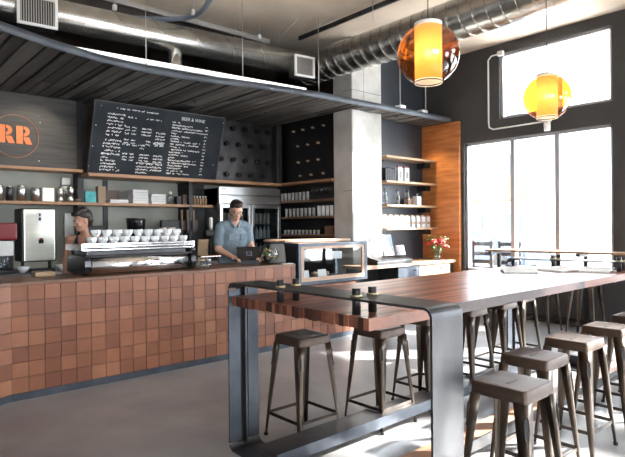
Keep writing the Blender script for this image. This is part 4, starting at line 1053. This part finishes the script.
S0 = make_stool((2.53, 2.975, 0), 'metal bar stool on the counter side of the table, nearest the split steel leg', group='bar stools on the counter side')
stool_kids = [k for k in bpy.data.objects if k.parent == S0]
kids[S0.name] = stool_kids
for k_ in stool_kids: kids[k_.name] = [q_ for q_ in bpy.data.objects if q_.parent == k_]
def stool(x, y, label, rz=0, group=None):
    o = S0.copy(); C.objects.link(o); o.location = (x, y, 0); o.rotation_euler = (0, 0, rz); o['label'] = label; o['group'] = group
    for k_ in stool_kids:
        c_ = k_.copy(); C.objects.link(c_); c_.parent = o
        for q_ in kids[k_.name]:
            d_ = q_.copy(); C.objects.link(d_); d_.parent = c_
    return o
for x, y, lb in ((3.145, 2.785, 'metal bar stool tucked under the table corner, second from the split leg'), (3.80, 2.86, 'metal bar stool on the counter side, seen just left of the near steel leg'), (4.43, 2.85, 'metal bar stool on the counter side, seen just right of the near steel leg'), (5.01, 2.86, 'metal bar stool on the counter side, above the nearest stool on our side'), (5.62, 2.98, 'metal bar stool on the counter side at the far end of the table')):
    stool(x, y, lb, 0, 'bar stools on the counter side')
for x, y, lb in ((2.515, 1.36, 'brown metal bar stool on our side of the table, nearest the viewer'), (3.14, 1.555, 'brown metal bar stool on our side, directly behind the nearest one'), (3.78, 1.59, 'sunlit metal bar stool on our side, third from the viewer'), (4.41, 1.60, 'brightly sunlit metal bar stool on our side, fourth from the viewer'), (5.05, 1.62, 'metal bar stool on our side at the right photo edge, fifth from the viewer')):
    stool(x, y, lb, 0, 'bar stools on our side of the table')
for x, y, lb in ((7.5, 4.75, 'metal bar stool at the window bar, farthest from the viewer'), (7.5, 4.2, 'metal bar stool at the window bar, second from the orange panel'), (7.55, 3.62, 'metal bar stool at the window bar, third from the orange panel'), (7.55, 3.02, 'metal bar stool at the window bar, nearest the right photo edge')):
    stool(x, y, lb, 0, 'bar stools at the window bar')
# window bar
wb = thing('window_bar', 'narrow wooden bar counter running along the tall window', 'bar counter', (0, 0, 0))
MB().rbox((7.72, 1.6, 1.085), (8.12, 4.62, 1.115), .004).build('top', M['wood_shelf'], wb)
for y in (1.75, 3.2, 4.55): MB().box((8.06, y, 0), (8.11, y + .05, 1.085)).box((7.8, y, 1.04), (8.06, y + .05, 1.085)).build('leg', M['black'], wb)

# ------------------------------------------------------------------ pendants
def pendant(x, y, z, label):
    t_ = thing('globe_pendant_lamp', label, 'pendant lamp', (x, y, z), group='amber glass pendants')
    r = .228
    prof = [(r * math.sin(a), r * math.cos(a)) for a in [R(180 * k_ / 36) for k_ in range(37)] if r * math.sin(a) > .10 and True]
    g = MB(); g.lathe(prof, n=48)
    g.f = g.f[:-2]; g.sm = g.sm[:-2]; g.mi = g.mi[:-2]; g.rn = g.rn[:-2]
    g.build('glass_globe', M['amber'], t_)
    sh = MB(); sh.lathe([(.098, -.215), (.1, -.215), (.1, .225), (.098, .225)], n=32); sh.f = sh.f[:-2]; sh.sm = sh.sm[:-2]; sh.mi = sh.mi[:-2]; sh.rn = sh.rn[:-2]
    sh.build('inner_shade', M['shade'], t_)
    MB().tube([(.1 * math.cos(k_ * PI / 16), .1 * math.sin(k_ * PI / 16), -.205) for k_ in range(32)], .005, 6, closed=True).build('lower_ring', M['band_steel'], t_)
    MB().lathe([(.06, .15), (.102, .21), (.102, .232), (.03, .245), (.012, .26)], n=28).build('cap', M['white_metal'], t_)
    MB().ell((0, 0, .01), (.03, .03, .034), 14, 10).build('bulb', M['bulb'], t_)
    MB().cyl((0, 0, .06), (0, 0, .16), .02, n=12).build('socket', M['white_metal'], t_)
    MB().cyl((0, 0, .25), (0, 0, ZC - z), .004, n=6).build('cord', M['black'], t_)
    l = bpy.data.lights.new('pendant_bulb', 'POINT'); l.energy = .75; l.color = (1, .80, .5); l.shadow_soft_size = .04
    o = bpy.data.objects.new('pendant_bulb', l); C.objects.link(o); o.location = (x, y, z + .01)
m_, nt, out = new_mat('lamp_shade')
e1 = N(nt, 'ShaderNodeEmission'); e1.inputs['Color'].default_value = (1, .66, .46, 1); e1.inputs['Strength'].default_value = .36
tr_ = N(nt, 'ShaderNodeBsdfTransparent'); tr_.inputs['Color'].default_value = (1, .8, .5, 1); mx = N(nt, 'ShaderNodeMixShader'); mx.inputs[0].default_value = .16
nt.links.new(e1.outputs[0], mx.inputs[1]); nt.links.new(tr_.outputs[0], mx.inputs[2]); nt.links.new(mx.outputs[0], out.inputs['Surface'])
tl = N(nt, 'ShaderNodeBsdfTranslucent'); tl.inputs['Color'].default_value = (.5, .42, .32, 1); ad = N(nt, 'ShaderNodeAddShader')
nt.links.new(mx.outputs[0], ad.inputs[0]); nt.links.new(tl.outputs[0], ad.inputs[1]); nt.links.new(ad.outputs[0], out.inputs['Surface'])
M['shade'] = m_; M['bulb'] = emit('bulb_glow', (1, .86, .6), 16)
pendant(3.34, 2.45, 2.77, 'nearer and larger amber glass globe pendant with a glowing inner tube')
pendant(5.42, 2.53, 2.78, 'farther amber glass globe pendant hanging in front of the upper window')

# ------------------------------------------------------------------ ducts
def duct(p0, p1, r, pitch_, label, cat='duct', seams=True):
    p0, p1 = Vector(p0), Vector(p1); t_ = thing('air_duct', label, cat, p0)
    d = (p1 - p0); L = d.length; dn = d.normalized()
    MB().cyl((0, 0, 0), d, r, n=40).build('duct_pipe', M['duct'], t_)
    u = dn.orthogonal().normalized(); w_ = dn.cross(u); pts = []; n = 20; turns = int(L / pitch_)
    for i in range(turns * n + 1):
        a = 2 * PI * i / n; pts.append(dn * (pitch_ * i / n) + (u * math.cos(a) + w_ * math.sin(a)) * (r + .001))
    MB().tube(pts, .004, 4).build('spiral_seam', M['duct'], t_)
    return t_
D1a, D1b = V(-2.8, 7.06, 3.93), V(5.30, 6.18, 3.93)
d1 = duct(D1a, D1b, .172, .16 * 3, 'long round silver duct above the canopy, running towards the column'); 
d2 = duct((5.62, 6.42, 3.95), (5.62, -4.5, 3.95), .235, .17, 'large spiral silver duct running towards the viewer beside the pendants')
def register(p, label, w_, h_, rz, parent_none=None):
    t_ = thing('air_register', label, 'air vent', p, rz, group='white air registers')
    f = MB(); b_ = .03
    f.rbox((-w_, -.03, -h_), (w_, 0, -h_ + b_), .004); f.rbox((-w_, -.03, h_ - b_), (w_, 0, h_), .004); f.rbox((-w_, -.03, -h_ + b_), (-w_ + b_, 0, h_ - b_), .004); f.rbox((w_ - b_, -.03, -h_ + b_), (w_, 0, h_ - b_), .004)
    f.build('frame', M['white_metal'], t_)
    MB().box((-w_ + .01, 0, -h_ + .01), (w_ - .01, .16, h_ - .01)).build('collar', M['duct'], t_)
    s_ = MB(); n = 14
    for i in range(n):
        x = -w_ + b_ + (2 * w_ - 2 * b_) * (i + .5) / n; s_.box((x - .004, -.02, -h_ + b_), (x + .004, -.004, h_ - b_))
    s_.build('louver', M['rod'], t_); MB().box((-w_ + b_, -.003, -h_ + b_), (w_ - b_, -.001, h_ - b_)).build('backing', M['black'], t_)
register((1.70, 6.365, 3.85), 'white slotted air register on the duct at the upper left', .20, .165, R(-6)); register((5.17, 5.98, 3.82), 'white air register where the thin duct meets the spiral duct', .17, .155, R(-8))
# branch drop + light channel on canopy
tag(MB().cyl((3.34, 6.40, 3.368), (3.34, 6.40, 3.80), .085, n=24).build('duct_branch', M['duct']), 'short vertical silver pipe between the thin duct and the canopy', 'duct')
t_ = thing('light_channel', 'long bright strip light lying on top of the canopy under the duct', 'strip light', (0, 0, 0))
la, lb_ = V(1.45, 6.25, 3.47), V(5.15, 5.95, 3.47); d = (lb_ - la).normalized(); q_ = Matrix.Translation(la) @ d.to_track_quat('X', 'Z').to_matrix().to_4x4()
MB().box((0, -.03, -.035), ((lb_ - la).length, .04, .025), M=q_).build('housing', M['white_metal'], t_)
MB().cyl(q_ @ V(.02, -.05, .0), q_ @ V((lb_ - la).length - .02, -.05, 0), .018, n=12).build('tube', emit('tube_glow', (.95, .97, 1), 1.1), t_)
# hanging rods
rl = ((2.8, 6.08), (4.2, 6.3), (4.03, 5.88), (4.90, 6.22), (5.2, 5.70), (5.35, 4.8), (7.55, 5.60), (6.95, 5.66), (1.5, 6.2), (.9, 5.6))
rt_ = ('first', 'second', 'third', 'fourth', 'fifth', 'sixth', 'seventh', 'eighth', 'ninth', 'tenth')
rlab = ('thin rod holding the canopy above the left of the chalkboard', 'thin rod holding the duct above the right of the chalkboard', 'thin rod holding the canopy edge above the right of the chalkboard', 'thin rod holding the duct above the steel bottle rack', 'thin rod holding the canopy left of the column', 'thin rod holding the spiral duct beyond the globe', 'thin rod holding the canopy behind the nearer globe', 'thin rod holding the canopy right of the column', 'thin rod holding the duct above the RR sign', 'thin rod holding the canopy at the far left')
for (x, y), lb in zip(rl, rlab):
    zb_ = 3.367 if lb.find('canopy') > 0 else 4.09 if 'spiral' not in lb else 4.18
    tag(MB().cyl((x, y, zb_), (x, y, ZC), .006, n=6).build('hanging_rod', M['rod']), lb, 'rod', 'hanging rods')
tag(MB().tube([V(4.75, 6.22, 4.08), V(5.0, 5.9, ZC)], .006, 6).build('brace_wire', M['rod']), 'slanting brace wire between duct and ceiling, leaning right', 'wire'); tag(MB().tube([V(4.75, 6.22, 4.08), V(4.45, 6.7, ZC)], .006, 6).build('brace_wire', M['rod']), 'slanting brace wire between duct and ceiling, leaning back', 'wire')
# ceiling tracks and pipes
tag(MB().rbox((-3, 6.83, 4.38), (5.2, 6.88, 4.445), .004).build('ceiling_track', M['rod']), 'metal ceiling track above the thin duct', 'track'); tag(MB().rbox((5.42, -3, 4.37), (5.46, 6.4, 4.43), .004).build('ceiling_track', M['dark_steel']), 'dark ceiling track running above the spiral duct', 'track')
pts = []
A = V(2.2, 5.55, 4.23)
pts = [V(3.02, 6.92, 4.27), V(3.15, 6.84, 4.27), V(3.37, 6.69, 4.27), V(3.53, 6.50, 4.27), V(3.60, 6.33, 4.27), V(3.59, 6.15, 4.27), V(3.54, 5.95, 4.27), V(3.3, 5.2, 4.27), V(3.0, 4.4, 4.27)]
tag(MB().tube(pts, .033, 14).build('drain_pipe', M['grey_pipe']), 'blue grey curved pipe under the ceiling at the top left', 'pipe')
for (x, y), lb in (((2.72, 6.8), 'small white sensor hanging from the ceiling above the left register'), ((3.55, 6.3), 'small ceiling sprinkler beyond the curved grey pipe'), ((4.75, 6.5), 'small dark spotlight on the ceiling track left of the brace wires')):
    t_ = thing('ceiling_sensor', lb, 'sensor', (x, y, ZC), group='small ceiling fittings')
    MB().cyl((0, 0, 0), (0, 0, -.12), .008, n=8).build('stem', M['rod'], t_); MB().rbox((-.025, -.025, -.19), (.025, .025, -.12), .01).build('sensor_head', M['white_metal'], t_)

# conduit and wall light by upper window
XC = XW - .02
cp = [V(XC, 4.62, 4.28), V(XC, 4.74, 4.28), V(XC, 4.80, 4.22), V(XC, 4.80, 4.1), V(XC, 4.80, 3.2), V(XC, 4.79, 3.11), V(XC, 4.72, 3.07), V(XC, 4.6, 3.07), V(XC, 3.85, 3.07)]
cd = thing('wall_conduit', 'thin white conduit looping around the corner of the upper window', 'conduit', (0, 0, 0))
MB().tube(cp, .013, 8).build('conduit_pipe', M['white_metal'], cd)
MB().rbox((XW - .06, 4.52, 4.24), (XW - .002, 4.62, 4.32), .01).build('conduit_box', M['white_metal'], cd)
wl = thing('wall_light', 'small white wall light between the upper and lower windows', 'wall light', (XW, 3.80, 3.0))
MB().rbox((-.1, -.05, .06), (-.002, .06, .12), .01).build('mount', M['white_metal'], wl)
MB().lathe([(.045, -.08), (.05, .06)], (-.06, 0, 0), 16).build('lamp_body', M['white_metal'], wl)

# ------------------------------------------------------------------ people
def remesh(o, vox, sm=6):
    r_ = o.modifiers.new('remesh', 'REMESH'); r_.mode = 'VOXEL'; r_.voxel_size = vox; r_.use_smooth_shade = True
    s_ = o.modifiers.new('smooth', 'SMOOTH'); s_.factor = .5; s_.iterations = sm
def chain(mb, pts):
    for (p, r), (q_, s_) in zip(pts, pts[1:]): mb.cap(p, q_, r, s_, 14)
def hand(mb, wrist, dirv, palmn, side):
    """palm and five fingers; dirv along the hand, palmn out of the back of the hand, side +1/-1 for the thumb"""
    d = Vector(dirv).normalized(); n_ = Vector(palmn); n_ = (n_ - d * n_.dot(d)).normalized(); s_ = d.cross(n_) * side; w_ = Vector(wrist)
    mb.cap(w_, w_ + d * .03, .026, .028)
    for k_ in (-1.2, -.4, .4, 1.2): mb.cap(w_ + d * .02 + s_ * k_ * .014, w_ + d * .085 + s_ * k_ * .019, .015, .013)
    for k_, L in ((1.5, .066), (.5, .076), (-.5, .07), (-1.5, .054)):
        a = w_ + d * .088 + s_ * k_ * .0195; b = a + d * L * .5 - n_ * .010; c = b + d * L * .30 - n_ * .022; e_ = c + d * L * .12 - n_ * .018
        chain(mb, [(a, .0095), (b, .009), (c, .0085), (e_, .0075)])
    a = w_ + d * .022 + s_ * .024; b = a + d * .03 + s_ * .03 - n_ * .008; c = b + d * .032 + s_ * .010 - n_ * .008
    chain(mb, [(a, .014), (b, .012), (c, .0095)])
def head(mb, T):
    def E(c, r, rot=None):
        o = MB().ell((0, 0, 0), r, 20, 14); q_ = Euler(rot).to_matrix() if rot else Matrix.Identity(3)
        mb.add([T @ (q_ @ v + Vector(c)) for v in o.v], o.f, True)
    # local frame: origin at the head centre, -y is the face, z up
    E((0, .018, .03), (.076, .098, .092)); E((0, -.012, -.02), (.066, .080, .085)); E((0, -.042, -.082), (.042, .040, .036)); E((0, -.03, -.06), (.054, .052, .045))
    E((0, -.092, -.012), (.011, .014, .026), (R(-18), 0, 0)); E((0, -.104, -.032), (.015, .014, .011)); E((0, -.076, .022), (.05, .014, .012))
    for s_ in (-1, 1):
        E((s_ * .04, -.066, -.03), (.024, .02, .022)); E((s_ * .076, .012, -.01), (.009, .020, .032)); E((s_ * .027, -.078, .006), (.016, .01, .011))
    E((0, -.083, -.060), (.024, .010, .007)); E((0, -.080, -.070), (.022, .010, .007)); E((0, -.080, -.094), (.02, .014, .014))
def face_parts(person, T, brow=True):
    def P(c, r, name, mt_, rot=None):
        o = MB().ell((0, 0, 0), r, 14, 8, rot=rot); mb = MB(); mb.add([T @ (v + Vector(c)) for v in o.v], o.f, True); return mb.build(name, mt_, person)
    for s_ in (-1, 1):
        e_ = P((s_ * .028, -.084, .005), (.013, .007, .007), 'eye', M['eye_white']); P((s_ * .028, -.0905, .004), (.005, .002, .005), 'iris', M['hair'])
        P((s_ * .029, -.088, .024), (.019, .004, .0038), 'eyebrow', M['hair'], (0, R(-6 * s_), 0))
    P((0, -.0925, -.0645), (.021, .004, .006), 'mouth', M['lips'])
def hair(person, T, blobs):
    mb = MB()
    for c, r, rot in blobs:
        o = MB().ell((0, 0, 0), r, 18, 12, rot=rot); mb.add([T @ (v + Vector(c)) for v in o.v], o.f, True)
    o = mb.build('hair', M['hair'], person); remesh(o, .008, 3); return o
def TM(loc, rx=0, ry=0, rz=0):
    return Matrix.Translation(Vector(loc)) @ Euler((R(rx), R(ry), R(rz)), 'XYZ').to_matrix().to_4x4()

# man: faces -y in his own frame, leaning over the till. Height about 1.86 m, upper body tipped forward.
def man():
    t_ = thing('person', 'man in a blue short sleeved shirt and glasses looking down at the black till', 'person', (3.99, 6.12, 0), R(-14))
    b = MB(); hp = V(0, .02, 1.0)
    chest = V(0, -.09, 1.40); nb = V(0, -.12, 1.56)
    b.ell((0, .02, .98), (.165, .115, .13), 20, 12); b.ell((0, -.02, 1.14), (.150, .105, .16), 20, 12); b.ell((0, -.07, 1.34), (.185, .120, .19), 20, 12, rot=(R(12), 0, 0))
    chain(b, [(V(-.12, -.085, 1.515), .07), (V(.12, -.085, 1.515), .07)])
    chain(b, [(V(0, -.10, 1.50), .062), (V(0, -.145, 1.62), .056)])
    for s_ in (-1, 1):
        chain(b, [(V(s_ * .09, .02, .95), .095), (V(s_ * .10, .0, .52), .062), (V(s_ * .105, .03, .10), .042)])
        chain(b, [(V(s_ * .105, .04, .07), .042), (V(s_ * .115, -.12, .035), .034)])
    # his right arm (image left) bent down to the till, left arm beside it
    chain(b, [(V(-.185, -.09, 1.49), .058), (V(-.225, -.11, 1.22), .048)]); chain(b, [(V(-.225, -.11, 1.22), .046), (V(-.10, -.33, 1.12), .031)])
    hand(b, V(-.10, -.33, 1.12), V(.32, -.8, -.10), V(0, .1, 1), 1)
    chain(b, [(V(.185, -.09, 1.49), .058), (V(.23, -.13, 1.22), .048)]); chain(b, [(V(.23, -.13, 1.22), .046), (V(.20, -.38, 1.13), .031)])
    hand(b, V(.20, -.38, 1.13), V(-.15, -.9, -.12), V(0, .1, 1), -1)
    T = TM((0, -.20, 1.715), 26, 0, -4)
    head(b, T)
    o = b.build('body', M['skin'], t_); remesh(o, .0075, 4)
    s_ = MB(); s_.ell((0, .02, 1.02), (.185, .135, .17), 20, 12); s_.ell((0, -.02, 1.16), (.172, .125, .18), 20, 12); s_.ell((0, -.07, 1.34), (.203, .136, .195), 20, 12, rot=(R(12), 0, 0))
    chain(s_, [(V(-.13, -.082, 1.512), .078), (V(.13, -.082, 1.512), .078)])
    for k_ in (-1, 1): chain(s_, [(V(k_ * .185, -.085, 1.495), .072), (V(k_ * .215, -.105, 1.30), .064)])
    for k_ in (-1, 1): chain(s_, [(V(k_ * .055, -.05, 1.60), .022), (V(k_ * .060, -.12, 1.585), .022), (V(k_ * .03, -.195, 1.51), .018)])
    o = s_.build('shirt', M['cloth_blue'], t_); remesh(o, .010, 4)
    for x in (-.115, .045): MB().rbox((x, -.222, 1.33), (x + .075, -.20, 1.415), .006).build('shirt_pocket', M['cloth_blue'], t_)
    bt_ = MB()
    for z, y in ((1.44, -.195), (1.36, -.210), (1.28, -.205), (1.20, -.185)): bt_.ell((0, y, z), (.006, .004, .006), 8, 6)
    bt_.build('shirt_button', M['porcelain'], t_)
    tr2 = MB(); tr2.ell((0, .02, .97), (.178, .13, .14), 20, 12)
    for k_ in (-1, 1): chain(tr2, [(V(k_ * .09, .02, .93), .105), (V(k_ * .10, .0, .52), .075), (V(k_ * .105, .03, .11), .058)])
    o = tr2.build('trousers', M['trousers'], t_); remesh(o, .012, 3)
    for k_ in (-1, 1): sh_ = MB(); sh_.ell((k_ * .112, -.05, .045), (.05, .15, .045), 18, 10); sh_.box((k_ * .112 - .045, -.18, .0), (k_ * .112 + .045, .09, .02)); sh_.build('shoe', M['shoe'], t_)
    face_parts(t_, T)
    hair(t_, T, [((0, .03, .062), (.083, .098, .078), None), ((0, .062, .02), (.078, .066, .085), None), ((0, -.038, .098), (.062, .052, .030), (R(12), 0, 0)), ((.02, -.02, .115), (.05, .06, .03), None)])
    g = MB()
    for k_ in (-1, 1):
        g.tube([T @ V(k_ * .031 + .024 * math.cos(a), -.101, .003 + .017 * math.sin(a)) for a in [2 * PI * i / 18 for i in range(18)]], .0022, 5, closed=True)
        g.tube([T @ V(k_ * .055, -.099, .008), T @ V(k_ * .078, -.04, .010), T @ V(k_ * .080, .02, .004)], .002, 5)
    g.tube([T @ V(-.008, -.101, .006), T @ V(.008, -.101, .006)], .002, 5); g.build('glasses', M['black_gloss'], t_)
man()

# woman: stands behind the machine, facing image-left, short dark hair, navy tank top, bare arms
def woman():
    # her own -y is where she faces
    t_ = thing('person', 'person with short dark hair and a navy tank top working behind the espresso machine', 'person', (2.20, 6.42, 0), R(-28)); t_.scale = (.96, .96, .96)
    b = MB()
    b.ell((0, .02, .98), (.165, .115, .13), 20, 12); b.ell((0, .01, 1.14), (.128, .098, .16), 20, 12); b.ell((0, -.01, 1.32), (.150, .106, .17), 20, 12)
    chain(b, [(V(-.115, -.0, 1.44), .052), (V(.115, -.0, 1.44), .052)]); chain(b, [(V(0, .0, 1.45), .052), (V(-.01, -.03, 1.56), .047)])
    for s_ in (-1, 1):
        chain(b, [(V(s_ * .085, .02, .95), .09), (V(s_ * .09, .0, .52), .058), (V(s_ * .095, .03, .10), .038)]); chain(b, [(V(s_ * .095, .04, .07), .038), (V(s_ * .10, -.11, .033), .032)])
    # visible (camera-side) arm hangs, slightly bent forward; the other reaches to the machine
    chain(b, [(V(.175, -.0, 1.435), .050), (V(.21, -.04, 1.20), .042)]); chain(b, [(V(.21, -.04, 1.20), .040), (V(.12, -.25, 1.10), .028)])
    hand(b, V(.12, -.25, 1.10), V(-.1, -.9, -.1), V(0, .1, 1), -1)
    chain(b, [(V(-.175, -.0, 1.435), .052), (V(-.225, .03, 1.18), .043)]); chain(b, [(V(-.225, .03, 1.18), .041), (V(-.205, -.12, .97), .028)])
    hand(b, V(-.205, -.12, .97), V(.1, -.6, -.6), V(-.8, -.3, .2), 1)
    T = TM((-.03, -.05, 1.655), 0, 0, -58) @ TM((0, 0, 0), 16, 0, 0)
    head(b, T)
    o = b.build('body', M['skin2'], t_); remesh(o, .0075, 4)
    s_ = MB(); s_.ell((0, .02, 1.0), (.18, .13, .16), 20, 12); s_.ell((0, .01, 1.15), (.142, .112, .17), 20, 12); s_.ell((0, -.01, 1.29), (.162, .120, .15), 20, 12)
    for k_ in (-1, 1): chain(s_, [(V(k_ * .085, -.075, 1.37), .036), (V(k_ * .088, -.005, 1.472), .030), (V(k_ * .085, .07, 1.37), .036)])
    o = s_.build('tank_top', M['cloth_navy'], t_); remesh(o, .010, 4)
    tr2 = MB(); tr2.ell((0, .02, .95), (.178, .13, .14), 20, 12)
    for k_ in (-1, 1): chain(tr2, [(V(k_ * .085, .02, .92), .1), (V(k_ * .09, .0, .52), .07), (V(k_ * .095, .03, .11), .052)])
    o = tr2.build('trousers', M['trousers'], t_); remesh(o, .012, 3)
    for k_ in (-1, 1): sh_ = MB(); sh_.ell((k_ * .1, -.04, .04), (.045, .14, .04), 18, 10); sh_.box((k_ * .1 - .04, -.165, .0), (k_ * .1 + .04, .09, .018)); sh_.build('shoe', M['shoe'], t_)
    face_parts(t_, T)
    hair(t_, T, [((0, .040, .062), (.088, .100, .080), None), ((0, .075, .01), (.080, .060, .085), None), ((0, -.045, .105), (.066, .056, .034), (R(10), 0, 0)), ((0, .07, -.05), (.055, .04, .05), None), ((.02, .02, .13), (.06, .08, .03), None)])
woman()
